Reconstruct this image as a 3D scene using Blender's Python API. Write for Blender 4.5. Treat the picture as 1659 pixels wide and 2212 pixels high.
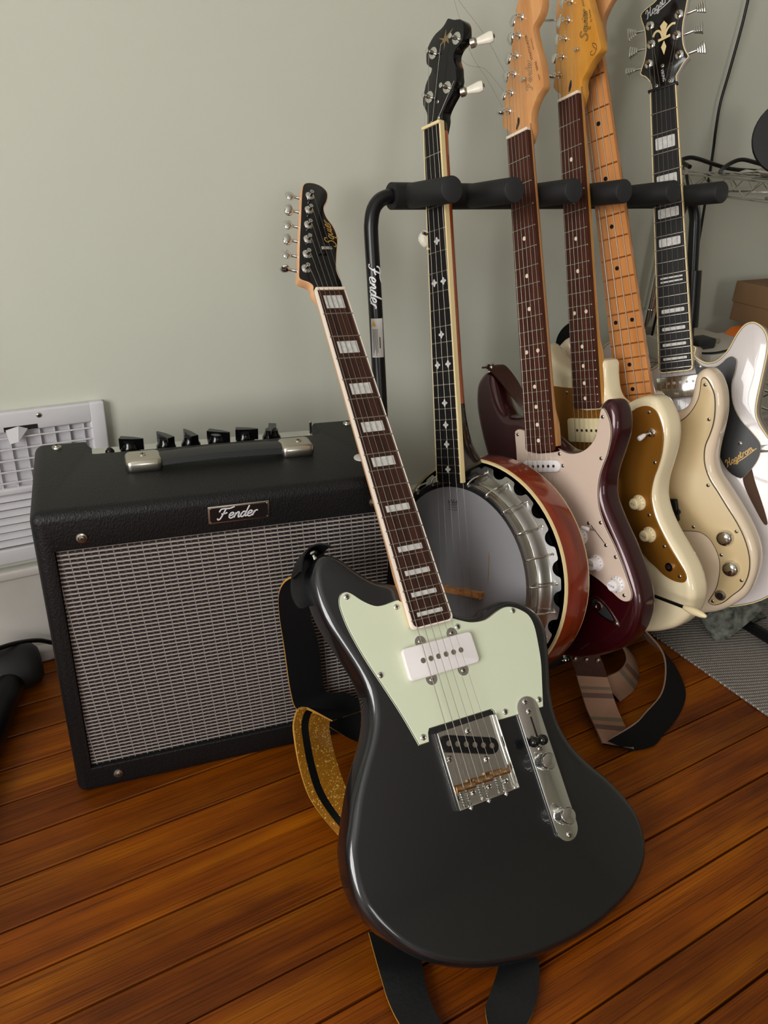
import bpy, bmesh, math, random
from mathutils import Matrix, Vector
random.seed(7)
scn = bpy.context.scene
for o in list(bpy.data.objects):
    bpy.data.objects.remove(o)

# ------------------------------------------------------------------ camera, world, light, exposure
# world: X along the back wall, Y towards the back wall, Z up; the camera stands at the origin
cam_d = bpy.data.cameras.new('camera')
cam = bpy.data.objects.new('camera', cam_d)
scn.collection.objects.link(cam)
cam_d.sensor_fit = 'HORIZONTAL'
cam_d.sensor_width = 36.0
cam_d.lens = 1642.53 / 1659.0 * 36.0
cam_d.clip_start = 0.02
CR = [[0.863665, 0.189753, -0.466987], [-0.501606, 0.414964, -0.759076], [0.049746, 0.889831, 0.453571]]
cm = Matrix([CR[0] + [0.0], CR[1] + [0.0], CR[2] + [0.83713], [0, 0, 0, 1]])
cam.matrix_world = cm
scn.camera = cam

world = bpy.data.worlds.new('daylight')
scn.world = world
world.use_nodes = True
bg = world.node_tree.nodes['Background']
bg.inputs[0].default_value = (0.80, 0.90, 1.0, 1)
bg.inputs[1].default_value = 1.2

def area_light(name, loc, rot, sx, sy, power, col):
    d = bpy.data.lights.new(name, 'AREA')
    d.shape = 'RECTANGLE'; d.size = sx; d.size_y = sy; d.energy = power; d.color = col
    o = bpy.data.objects.new(name, d); scn.collection.objects.link(o)
    o.location = loc; o.rotation_euler = rot
    return o
# daylight entering through the window in the left wall and the one behind the camera
area_light('window_daylight', (-1.72, -0.55, 1.25), (0, math.radians(-90), 0), 1.5, 1.5, 86.0, (1.0, 0.985, 0.955))
area_light('window_daylight_rear', (-0.6, -4.32, 1.45), (math.radians(90), 0, 0), 1.2, 1.3, 30.0, (1.0, 0.98, 0.94))

scn.view_settings.view_transform = 'Standard'
scn.view_settings.look = 'None'
scn.view_settings.exposure = 0.0
scn.view_settings.gamma = 1.0
scn.view_settings.use_curve_mapping = False

# ------------------------------------------------------------------ materials
def lin(c):
    c = c / 255.0
    return c / 12.92 if c <= 0.04045 else ((c + 0.055) / 1.055) ** 2.4
def rgb(r, g, b):
    return (lin(r), lin(g), lin(b), 1.0)
def mat(name, col, rough=0.5, metal=0.0, coat=0.0, spec=0.5, bump=None, vary=None, coat_rough=0.05):
    """bump = (scale, strength, distance); vary = (scale, amount) brightness mottling"""
    m = bpy.data.materials.new(name); m.use_nodes = True
    nt = m.node_tree; p = nt.nodes['Principled BSDF']
    p.inputs['Base Color'].default_value = col
    p.inputs['Roughness'].default_value = rough
    p.inputs['Metallic'].default_value = metal
    p.inputs['Coat Weight'].default_value = coat
    p.inputs['Coat Roughness'].default_value = coat_rough
    p.inputs['Specular IOR Level'].default_value = spec
    tc = nt.nodes.new('ShaderNodeTexCoord')
    if vary:
        n = nt.nodes.new('ShaderNodeTexNoise'); n.inputs['Scale'].default_value = vary[0]; n.inputs['Detail'].default_value = 5
        nt.links.new(tc.outputs['Object'], n.inputs['Vector'])
        r = nt.nodes.new('ShaderNodeValToRGB')
        r.color_ramp.elements[0].position = 0.3; r.color_ramp.elements[1].position = 0.7
        a = vary[1]
        r.color_ramp.elements[0].color = tuple(c * (1 - a) for c in col[:3]) + (1,)
        r.color_ramp.elements[1].color = tuple(min(1, c * (1 + a)) for c in col[:3]) + (1,)
        nt.links.new(n.outputs['Fac'], r.inputs['Fac']); nt.links.new(r.outputs['Color'], p.inputs['Base Color'])
    if bump:
        n = nt.nodes.new('ShaderNodeTexNoise'); n.inputs['Scale'].default_value = bump[0]; n.inputs['Detail'].default_value = 3
        nt.links.new(tc.outputs['Object'], n.inputs['Vector'])
        b = nt.nodes.new('ShaderNodeBump'); b.inputs['Strength'].default_value = bump[1]; b.inputs['Distance'].default_value = bump[2]
        nt.links.new(n.outputs['Fac'], b.inputs['Height']); nt.links.new(b.outputs['Normal'], p.inputs['Normal'])
    return m
def wood(name, c0, c1, rough=0.35, stretch=(4, 60, 60), coat=0.0, scale=1.0, per_object=False, groove=0.0, spec=0.4):
    """long grain along the object's stretch-short axis"""
    m = bpy.data.materials.new(name); m.use_nodes = True
    nt = m.node_tree; p = nt.nodes['Principled BSDF']
    tc = nt.nodes.new('ShaderNodeTexCoord'); mp = nt.nodes.new('ShaderNodeMapping')
    mp.inputs['Scale'].default_value = tuple(s * scale for s in stretch)
    nt.links.new(tc.outputs['Object'], mp.inputs['Vector'])
    vec = mp.outputs['Vector']
    if per_object:
        oi = nt.nodes.new('ShaderNodeObjectInfo'); mu = nt.nodes.new('ShaderNodeMath'); mu.operation = 'MULTIPLY'; mu.inputs[1].default_value = 200
        nt.links.new(oi.outputs['Random'], mu.inputs[0])
        va = nt.nodes.new('ShaderNodeVectorMath'); va.operation = 'ADD'
        nt.links.new(vec, va.inputs[0]); nt.links.new(mu.outputs[0], va.inputs[1]); vec = va.outputs[0]
    n = nt.nodes.new('ShaderNodeTexNoise'); n.inputs['Scale'].default_value = 1; n.inputs['Detail'].default_value = 7; n.inputs['Roughness'].default_value = 0.62
    nt.links.new(vec, n.inputs['Vector'])
    r = nt.nodes.new('ShaderNodeValToRGB')
    r.color_ramp.elements[0].position = 0.32; r.color_ramp.elements[0].color = c0
    r.color_ramp.elements[1].position = 0.68; r.color_ramp.elements[1].color = c1
    nt.links.new(n.outputs['Fac'], r.inputs['Fac'])
    col = r.outputs['Color']
    if per_object:
        hs = nt.nodes.new('ShaderNodeHueSaturation')
        mr = nt.nodes.new('ShaderNodeMapRange'); mr.inputs['To Min'].default_value = 0.78; mr.inputs['To Max'].default_value = 1.22
        nt.links.new(oi.outputs['Random'], mr.inputs['Value']); nt.links.new(mr.outputs['Result'], hs.inputs['Value'])
        nt.links.new(col, hs.inputs['Color']); col = hs.outputs['Color']
    nt.links.new(col, p.inputs['Base Color'])
    p.inputs['Roughness'].default_value = rough; p.inputs['Coat Weight'].default_value = coat; p.inputs['Coat Roughness'].default_value = 0.12; p.inputs['Specular IOR Level'].default_value = spec
    if groove:
        b = nt.nodes.new('ShaderNodeBump'); b.inputs['Strength'].default_value = groove; b.inputs['Distance'].default_value = 0.001
        nt.links.new(n.outputs['Fac'], b.inputs['Height']); nt.links.new(b.outputs['Normal'], p.inputs['Normal'])
    return m

def plank_mat():
    """orange heart pine: broad blotches, long figure and fine dark grain lines, varied board by board"""
    m = bpy.data.materials.new('orange_pine_plank'); m.use_nodes = True
    nt = m.node_tree; L = nt.links; p = nt.nodes['Principled BSDF']
    tc = nt.nodes.new('ShaderNodeTexCoord'); oi = nt.nodes.new('ShaderNodeObjectInfo')
    mu = nt.nodes.new('ShaderNodeMath'); mu.operation = 'MULTIPLY'; mu.inputs[1].default_value = 90; L.new(oi.outputs['Random'], mu.inputs[0])
    ad = nt.nodes.new('ShaderNodeVectorMath'); ad.operation = 'ADD'; L.new(tc.outputs['Object'], ad.inputs[0]); L.new(mu.outputs[0], ad.inputs[1])
    def noise(scale, detail, rough=.6):
        mp = nt.nodes.new('ShaderNodeMapping'); mp.inputs['Scale'].default_value = scale; L.new(ad.outputs[0], mp.inputs['Vector'])
        n = nt.nodes.new('ShaderNodeTexNoise'); n.inputs['Scale'].default_value = 1; n.inputs['Detail'].default_value = detail; n.inputs['Roughness'].default_value = rough
        L.new(mp.outputs[0], n.inputs['Vector']); return n.outputs['Fac']
    def ramp(f, stops):
        r = nt.nodes.new('ShaderNodeValToRGB'); r.color_ramp.elements[0].position, r.color_ramp.elements[0].color = stops[0]
        r.color_ramp.elements[1].position, r.color_ramp.elements[1].color = stops[-1]
        for q, c in stops[1:-1]:
            e = r.color_ramp.elements.new(q); e.color = c
        L.new(f, r.inputs['Fac']); return r.outputs['Color']
    def mul(a, b, f):
        x = nt.nodes.new('ShaderNodeMix'); x.data_type = 'RGBA'; x.blend_type = 'MULTIPLY'; x.inputs['Factor'].default_value = f
        L.new(a, x.inputs[6]); L.new(b, x.inputs[7]); return x.outputs[2]
    base = ramp(noise((1.6, 22, 22), 4), [(.28, rgb(106, 49, 4)), (.5, rgb(138, 70, 8)), (.72, rgb(166, 97, 20))])
    g = noise((5, 520, 520), 5, .7)
    fine = ramp(g, [(.36, rgb(96, 84, 74)), (.52, rgb(255, 255, 255)), (1.0, rgb(255, 255, 255))])
    blot = ramp(noise((3, 9, 9), 3), [(.35, rgb(150, 132, 120)), (.6, rgb(255, 255, 255))])
    c = mul(mul(base, fine, .6), blot, .7)
    hs = nt.nodes.new('ShaderNodeHueSaturation'); mr = nt.nodes.new('ShaderNodeMapRange'); mr.inputs['To Min'].default_value = .84; mr.inputs['To Max'].default_value = 1.08
    L.new(oi.outputs['Random'], mr.inputs['Value']); L.new(mr.outputs['Result'], hs.inputs['Value']); hs.inputs['Saturation'].default_value = 1.06; L.new(c, hs.inputs['Color'])
    L.new(hs.outputs['Color'], p.inputs['Base Color'])
    p.inputs['Roughness'].default_value = .4; p.inputs['Coat Weight'].default_value = .05; p.inputs['Coat Roughness'].default_value = .25; p.inputs['Specular IOR Level'].default_value = .22
    b = nt.nodes.new('ShaderNodeBump'); b.inputs['Strength'].default_value = .35; b.inputs['Distance'].default_value = .0012; L.new(g, b.inputs['Height']); L.new(b.outputs['Normal'], p.inputs['Normal'])
    return m

M = {}
M['wall'] = mat('sage_wall_paint', rgb(200, 202, 188), 0.75, bump=(9, 0.08, 0.01), vary=(1.3, 0.025))
M['ceiling'] = mat('white_ceiling', rgb(232, 231, 226), 0.9)
M['trim'] = mat('white_trim_paint', rgb(196, 191, 184), 0.45, vary=(14, 0.04), bump=(20, 0.05, 0.004))
M['vent'] = mat('white_vent_paint', rgb(205, 203, 206), 0.5, vary=(25, 0.03))
M['vent_in'] = mat('vent_filter', rgb(196, 194, 198), 0.8)
M['dark'] = mat('dark_gap', rgb(14, 11, 9), 0.8)
M['subfloor'] = mat('floor_gap', rgb(16, 8, 4), 0.9)
M['plank'] = plank_mat()
M['black_gloss'] = mat('black_gloss', rgb(9, 9, 10), 0.15, spec=.4, coat=0.2)
M['black'] = mat('black_plastic', rgb(11, 11, 12), 0.35, spec=.35)
M['rubber'] = mat('black_foam', rgb(13, 13, 14), 0.62, bump=(400, 0.1, 0.001))
M['blacksteel'] = mat('black_painted_steel', rgb(10, 10, 12), 0.3, spec=.4)
M['chrome'] = mat('chrome', rgb(215, 214, 210), 0.12, 1.0)
M['nickel'] = mat('satin_nickel', rgb(190, 184, 172), 0.28, 1.0)
M['steel'] = mat('string_steel', rgb(142, 136, 126), 0.4, 1.0)
M['brass'] = mat('brass_saddle', rgb(196, 156, 112), 0.3, 1.0)
M['white'] = mat('white_plastic', rgb(232, 226, 226), 0.35)
M['cream'] = mat('cream_plastic', rgb(226, 208, 165), 0.4)
M['bone'] = mat('bone_nut', rgb(228, 212, 190), 0.45)
M['pearl'] = mat('pearl_inlay', rgb(196, 194, 190), 0.3, coat=0.3, vary=(160, 0.16))
M['charcoal'] = mat('charcoal_metallic_lacquer', rgb(11, 13, 17), 0.34, 0.2, coat=1.0, coat_rough=0.03)
M['mint'] = mat('mint_green_plastic', rgb(210, 216, 190), 0.42)
M['ply'] = mat('pickguard_dark_ply', rgb(38, 36, 32), 0.5)
M['maple'] = wood('maple', rgb(184, 124, 70), rgb(214, 156, 100), 0.34, (50, 5, 50), coat=0.4)
M['maple_pale'] = wood('pale_maple', rgb(205, 152, 108), rgb(226, 178, 134), 0.4, (50, 5, 50), coat=0.2)
M['maple_amber'] = wood('amber_maple', rgb(184, 122, 38), rgb(206, 146, 58), 0.3, (50, 5, 50), coat=0.5)
M['maple_board'] = wood('maple_fretboard', rgb(186, 118, 60), rgb(206, 142, 84), 0.3, (40, 4, 40), coat=0.5)
M['rosewood'] = wood('rosewood', rgb(30, 15, 12), rgb(70, 40, 30), 0.5, (160, 7, 40), spec=.25)
M['rosewood_red'] = wood('red_rosewood', rgb(44, 19, 12), rgb(80, 40, 26), 0.5, (200, 8, 40), spec=.25)
M['ebony'] = wood('ebony', rgb(9, 8, 8), rgb(22, 19, 18), 0.5, (200, 8, 40), spec=.25)
M['gold_ink'] = mat('gold_ink', rgb(176, 138, 68), 0.4, 0.3)
M['silver_ink'] = mat('silver_ink', rgb(205, 204, 205), 0.4)
M['dark_ink'] = mat('dark_ink', rgb(50, 32, 18), 0.5)
M['wine'] = mat('midnight_wine_lacquer', rgb(54, 2, 12), 0.3, 0.4, coat=0.7, coat_rough=0.03)
M['parchment'] = mat('parchment_plastic', rgb(208, 186, 170), 0.4)
M['vintage_white'] = mat('vintage_white_lacquer', rgb(230, 214, 178), 0.3, coat=1.0, coat_rough=0.04)
M['gold_anod'] = mat('gold_anodized_metal', rgb(150, 98, 30), 0.4, 0.45, bump=(300, 0.05, 0.001))
M['olympic'] = mat('aged_white_lacquer', rgb(226, 206, 180), 0.3, coat=1.0, coat_rough=0.04)
M['aged_guard'] = mat('aged_cream_plastic', rgb(206, 182, 138), 0.4)
M['snow'] = mat('white_lacquer', rgb(208, 200, 198), 0.3, coat=0.6, coat_rough=0.03, vary=(12, 0.02))
M['head'] = mat('frosted_banjo_head', rgb(128, 126, 130), 0.42, coat=0.25, coat_rough=0.35, vary=(6, 0.04))
M['redwood'] = wood('red_mahogany_gloss', rgb(112, 30, 10), rgb(146, 50, 16), 0.22, (8, 8, 60), coat=0.9)
M['redneck'] = wood('sunburst_orange', rgb(146, 58, 14), rgb(182, 84, 26), 0.25, (50, 5, 50), coat=0.8)
M['ivory'] = mat('ivory_binding', rgb(226, 204, 152), 0.42)
M['binding_white'] = mat('white_binding', rgb(236, 222, 208), 0.42)
M['badge_black'] = mat('badge_black', rgb(12, 12, 13), 0.3)
M['handle'] = mat('black_handle', rgb(24, 25, 26), 0.42)
M['leather'] = mat('brown_leather', rgb(60, 31, 20), 0.5, bump=(220, 0.3, 0.002))
M['leather_black'] = mat('black_leather', rgb(11, 12, 13), 0.45, spec=.35, bump=(160, 0.3, 0.001))
M['suede'] = mat('black_suede', rgb(7, 7, 8), 0.85, spec=.2)
M['card'] = mat('brown_cardboard', rgb(122, 92, 62), 0.85, vary=(20, 0.06))
M['whitebox'] = mat('white_card', rgb(196, 190, 178), 0.8)
M['orange'] = mat('orange_paper', rgb(226, 118, 40), 0.7)
M['paper'] = mat('white_paper', rgb(204, 202, 198), 0.8)
M['yellow'] = mat('warning_yellow', rgb(214, 170, 40), 0.5)
M['patch_cloth'] = mat('pattern_cloth', rgb(84, 86, 78), 0.8, vary=(85, 0.8))
M['smoke'] = mat('dark_grey_plastic', rgb(34, 35, 38), 0.5)
M['skunk'] = mat('walnut_plug', rgb(30, 20, 16), 0.5)

def tolex():
    m = bpy.data.materials.new('black_tolex'); m.use_nodes = True
    nt = m.node_tree; p = nt.nodes['Principled BSDF']
    p.inputs['Base Color'].default_value = rgb(12, 12, 13); p.inputs['Specular IOR Level'].default_value = 0.32; p.inputs['Roughness'].default_value = 0.48
    tc = nt.nodes.new('ShaderNodeTexCoord'); mp = nt.nodes.new('ShaderNodeMapping'); mp.inputs['Scale'].default_value = (1, 1, 0.6)
    v = nt.nodes.new('ShaderNodeTexVoronoi'); v.inputs['Scale'].default_value = 520; v.distance = 'EUCLIDEAN'
    n = nt.nodes.new('ShaderNodeTexNoise'); n.inputs['Scale'].default_value = 340; n.inputs['Detail'].default_value = 4
    nt.links.new(tc.outputs['Object'], mp.inputs['Vector']); nt.links.new(mp.outputs['Vector'], v.inputs['Vector']); nt.links.new(mp.outputs['Vector'], n.inputs['Vector'])
    ad = nt.nodes.new('ShaderNodeMath'); ad.operation = 'ADD'
    nt.links.new(v.outputs['Distance'], ad.inputs[0]); nt.links.new(n.outputs['Fac'], ad.inputs[1])
    b = nt.nodes.new('ShaderNodeBump'); b.inputs['Strength'].default_value = 0.5; b.inputs['Distance'].default_value = 0.0008
    nt.links.new(ad.outputs[0], b.inputs['Height']); nt.links.new(b.outputs['Normal'], p.inputs['Normal'])
    return m
M['tolex'] = tolex()

def grille_cloth():
    """silver weave: bright wavy weft threads, dark dashes between them, thin upright threads"""
    m = bpy.data.materials.new('silver_grille_cloth'); m.use_nodes = True
    nt = m.node_tree; L = nt.links; p = nt.nodes['Principled BSDF']
    p.inputs['Roughness'].default_value = 0.45
    tc = nt.nodes.new('ShaderNodeTexCoord'); sp = nt.nodes.new('ShaderNodeSeparateXYZ'); L.new(tc.outputs['Object'], sp.inputs[0])
    def math_(op, a, b=None, c=None):
        n = nt.nodes.new('ShaderNodeMath'); n.operation = op
        for i, q in enumerate((a, b, c)):
            if q is None: continue
            if isinstance(q, (int, float)): n.inputs[i].default_value = q
            else: L.new(q, n.inputs[i])
        return n.outputs[0]
    x, z = sp.outputs['X'], sp.outputs['Z']
    ns = nt.nodes.new('ShaderNodeTexNoise'); ns.inputs['Scale'].default_value = 260; L.new(tc.outputs['Object'], ns.inputs['Vector'])
    wob = math_('MULTIPLY', math_('SINE', math_('MULTIPLY', x, 2 * math.pi / 0.0082)), 0.02)
    r = math_('FRACT', math_('ADD', math_('MULTIPLY', z, 1 / 0.0060), wob))
    row = math_('FLOOR', math_('ADD', math_('MULTIPLY', z, 1 / 0.0060), wob))
    thread = math_('LESS_THAN', r, 0.30)
    dashrow = math_('MULTIPLY', math_('GREATER_THAN', r, 0.50), math_('LESS_THAN', r, 0.84))
    cx = math_('FRACT', math_('ADD', math_('MULTIPLY', x, 1 / 0.0165), math_('MULTIPLY', row, 0.03)))
    half = math_('FRACT', math_('MULTIPLY', cx, 2.0))
    dash = math_('MULTIPLY', dashrow, math_('MULTIPLY', math_('GREATER_THAN', half, 0.10), math_('LESS_THAN', half, 0.90)))
    upright = math_('LESS_THAN', cx, 0.05)
    def mix(f, a, b):
        n = nt.nodes.new('ShaderNodeMix'); n.data_type = 'RGBA'
        L.new(f, n.inputs['Factor'])
        for s, q in ((n.inputs[6], a), (n.inputs[7], b)):
            if isinstance(q, tuple): s.default_value = q
            else: L.new(q, s)
        return n.outputs[2]
    c = mix(thread, rgb(70, 65, 65), rgb(166, 158, 150))
    c = mix(dash, c, rgb(15, 13, 14))
    c = mix(upright, c, rgb(136, 129, 126))
    c2 = nt.nodes.new('ShaderNodeMix'); c2.data_type = 'RGBA'; c2.blend_type = 'MULTIPLY'; c2.inputs['Factor'].default_value = 0.5
    L.new(c, c2.inputs[6]); L.new(ns.outputs['Color'], c2.inputs[7])
    L.new(c, p.inputs['Base Color'])
    h = math_('ADD', math_('MULTIPLY', thread, 1.0), math_('MULTIPLY', upright, 0.4))
    b = nt.nodes.new('ShaderNodeBump'); b.inputs['Strength'].default_value = 0.5; b.inputs['Distance'].default_value = 0.0008
    L.new(h, b.inputs['Height']); L.new(b.outputs['Normal'], p.inputs['Normal'])
    return m
M['grille'] = grille_cloth()

def glitter():
    m = bpy.data.materials.new('gold_glitter_vinyl'); m.use_nodes = True
    nt = m.node_tree; L = nt.links; p = nt.nodes['Principled BSDF']
    p.inputs['Roughness'].default_value = 0.42; p.inputs['Metallic'].default_value = 0.35; p.inputs['Coat Weight'].default_value = 0.5
    tc = nt.nodes.new('ShaderNodeTexCoord'); v = nt.nodes.new('ShaderNodeTexVoronoi'); v.inputs['Scale'].default_value = 700
    L.new(tc.outputs['Object'], v.inputs['Vector'])
    r = nt.nodes.new('ShaderNodeValToRGB')
    r.color_ramp.elements[0].position = 0.0; r.color_ramp.elements[0].color = rgb(150, 96, 16)
    r.color_ramp.elements[1].position = 1.0; r.color_ramp.elements[1].color = rgb(255, 214, 120)
    e = r.color_ramp.elements.new(0.86); e.color = rgb(172, 114, 26)
    s = nt.nodes.new('ShaderNodeSeparateColor'); L.new(v.outputs['Color'], s.inputs[0]); L.new(s.outputs[0], r.inputs['Fac'])
    L.new(r.outputs['Color'], p.inputs['Base Color'])
    return m
M['glitter'] = glitter()

def rug_mat():
    m = bpy.data.materials.new('woven_grey_rug'); m.use_nodes = True
    nt = m.node_tree; L = nt.links; p = nt.nodes['Principled BSDF']; p.inputs['Roughness'].default_value = 0.9
    tc = nt.nodes.new('ShaderNodeTexCoord'); mp = nt.nodes.new('ShaderNodeMapping'); mp.inputs['Rotation'].default_value = (0, 0, 0.35)
    L.new(tc.outputs['Object'], mp.inputs['Vector'])
    w = nt.nodes.new('ShaderNodeTexWave'); w.wave_type = 'BANDS'; w.bands_direction = 'Y'; w.inputs['Scale'].default_value = 42; w.inputs['Distortion'].default_value = 3.2; w.inputs['Detail'].default_value = 0.5; w.inputs['Detail Scale'].default_value = 0.25
    L.new(mp.outputs['Vector'], w.inputs['Vector'])
    w2 = nt.nodes.new('ShaderNodeTexWave'); w2.wave_type = 'BANDS'; w2.bands_direction = 'X'; w2.inputs['Scale'].default_value = 85; w2.inputs['Distortion'].default_value = 1.0
    L.new(mp.outputs['Vector'], w2.inputs['Vector'])
    mu = nt.nodes.new('ShaderNodeMath'); mu.operation = 'MULTIPLY'; L.new(w.outputs['Fac'], mu.inputs[0]); L.new(w2.outputs['Fac'], mu.inputs[1])
    r = nt.nodes.new('ShaderNodeValToRGB')
    r.color_ramp.elements[0].position = 0.0; r.color_ramp.elements[0].color = rgb(104, 98, 92)
    r.color_ramp.elements[1].position = 0.75; r.color_ramp.elements[1].color = rgb(184, 176, 166)
    L.new(mu.outputs[0], r.inputs['Fac']); L.new(r.outputs['Color'], p.inputs['Base Color'])
    b = nt.nodes.new('ShaderNodeBump'); b.inputs['Strength'].default_value = 0.8; b.inputs['Distance'].default_value = 0.003
    L.new(mu.outputs[0], b.inputs['Height']); L.new(b.outputs['Normal'], p.inputs['Normal'])
    return m
M['rug'] = rug_mat()

def tweed():
    m = bpy.data.materials.new('plaid_tweed'); m.use_nodes = True
    nt = m.node_tree; L = nt.links; p = nt.nodes['Principled BSDF']; p.inputs['Roughness'].default_value = 0.85
    uv = nt.nodes.new('ShaderNodeUVMap'); sp = nt.nodes.new('ShaderNodeSeparateXYZ'); L.new(uv.outputs[0], sp.inputs[0])
    r = nt.nodes.new('ShaderNodeValToRGB'); r.color_ramp.interpolation = 'CONSTANT'
    els = [(0.0, rgb(148, 112, 90)), (0.46, rgb(104, 92, 72)), (0.58, rgb(142, 104, 82)), (0.70, rgb(92, 70, 60)), (0.86, rgb(146, 110, 88))]
    r.color_ramp.elements[0].color = els[0][1]; r.color_ramp.elements[1].position = els[1][0]; r.color_ramp.elements[1].color = els[1][1]
    for pos, c in els[2:]:
        e = r.color_ramp.elements.new(pos); e.color = c
    m3 = nt.nodes.new('ShaderNodeMath'); m3.operation = 'MULTIPLY'; m3.inputs[1].default_value = 2.6; L.new(sp.outputs['X'], m3.inputs[0])
    fr = nt.nodes.new('ShaderNodeMath'); fr.operation = 'FRACT'; L.new(m3.outputs[0], fr.inputs[0]); L.new(fr.outputs[0], r.inputs['Fac'])
    L.new(r.outputs['Color'], p.inputs['Base Color'])
    tc = nt.nodes.new('ShaderNodeTexCoord'); n = nt.nodes.new('ShaderNodeTexNoise'); n.inputs['Scale'].default_value = 900; L.new(tc.outputs['Object'], n.inputs['Vector'])
    b = nt.nodes.new('ShaderNodeBump'); b.inputs['Strength'].default_value = 0.4; b.inputs['Distance'].default_value = 0.001
    L.new(n.outputs['Fac'], b.inputs['Height']); L.new(b.outputs['Normal'], p.inputs['Normal'])
    return m
M['tweed'] = tweed()

# ------------------------------------------------------------------ mesh helpers
def catmull(pts, sub=4, closed=True):
    n = len(pts); out = []
    d = len(pts[0])
    rng = range(n) if closed else range(n - 1)
    for i in rng:
        if closed:
            p0, p1, p2, p3 = pts[(i - 1) % n], pts[i], pts[(i + 1) % n], pts[(i + 2) % n]
        else:
            p1, p2 = pts[i], pts[i + 1]
            p0 = pts[i - 1] if i > 0 else tuple(2 * a - b for a, b in zip(p1, p2))
            p3 = pts[i + 2] if i + 2 < n else tuple(2 * b - a for a, b in zip(p1, p2))
        for k in range(sub):
            t = k / sub
            out.append(tuple(0.5 * (2 * p1[j] + (p2[j] - p0[j]) * t + (2 * p0[j] - 5 * p1[j] + 4 * p2[j] - p3[j]) * t * t + (3 * p1[j] - p0[j] - 3 * p2[j] + p3[j]) * t ** 3) for j in range(d)))
    if not closed:
        out.append(tuple(pts[-1]))
    return out
def mm(pts):
    return [tuple(c / 1000.0 for c in p) for p in pts]
def offset(poly, d):
    """inset a closed 2-D polygon by d (positive = towards the inside)"""
    n = len(poly)
    area = sum(poly[i][0] * poly[(i + 1) % n][1] - poly[(i + 1) % n][0] * poly[i][1] for i in range(n))
    s = 1.0 if area > 0 else -1.0
    out = []
    for i in range(n):
        a, b, c = poly[i - 1], poly[i], poly[(i + 1) % n]
        e1 = Vector((b[0] - a[0], b[1] - a[1])); e2 = Vector((c[0] - b[0], c[1] - b[1]))
        if e1.length < 1e-9: e1 = e2
        if e2.length < 1e-9: e2 = e1
        e1.normalize(); e2.normalize()
        n1 = Vector((-e1.y, e1.x)) * s; n2 = Vector((-e2.y, e2.x)) * s
        nn = n1 + n2
        if nn.length < 1e-6: nn = n1
        nn.normalize()
        k = min(1.6, 1.0 / max(0.3, nn.dot(n1)))
        out.append((b[0] + nn.x * d * k, b[1] + nn.y * d * k))
    return out

def untangle(p):
    """collapse the little loops an inset makes at tight corners"""
    m = len(p)
    def side(a, b, c): return (b[0] - a[0]) * (c[1] - a[1]) - (b[1] - a[1]) * (c[0] - a[0])
    for _ in range(6):
        hit = False
        for a in range(m):
            A, A2 = p[a], p[(a + 1) % m]
            for k in range(2, 26):
                b = (a + k) % m
                C, C2 = p[b], p[(b + 1) % m]
                d1, d2 = side(A, A2, C), side(A, A2, C2)
                if d1 * d2 >= 0: continue
                if side(C, C2, A) * side(C, C2, A2) >= 0: continue
                t = d1 / (d1 - d2); X = (C[0] + (C2[0] - C[0]) * t, C[1] + (C2[1] - C[1]) * t)
                for q in range(1, k + 1):
                    f = (q - 1) / max(1, k - 1)
                    p[(a + q) % m] = (X[0] + (A2[0] - A[0]) * 1e-5 * (f - .5), X[1] + (A2[1] - A[1]) * 1e-5 * (f - .5))
                hit = True; break
        if not hit: break
    return p
def rrect(x0, y0, x1, y1, r, n=5):
    out = []
    for cx, cy, a0 in ((x1 - r, y1 - r, 0), (x0 + r, y1 - r, 90), (x0 + r, y0 + r, 180), (x1 - r, y0 + r, 270)):
        for k in range(n):
            a = math.radians(a0 + 90 * k / (n - 1)); out.append((cx + r * math.cos(a), cy + r * math.sin(a)))
    return out

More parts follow.
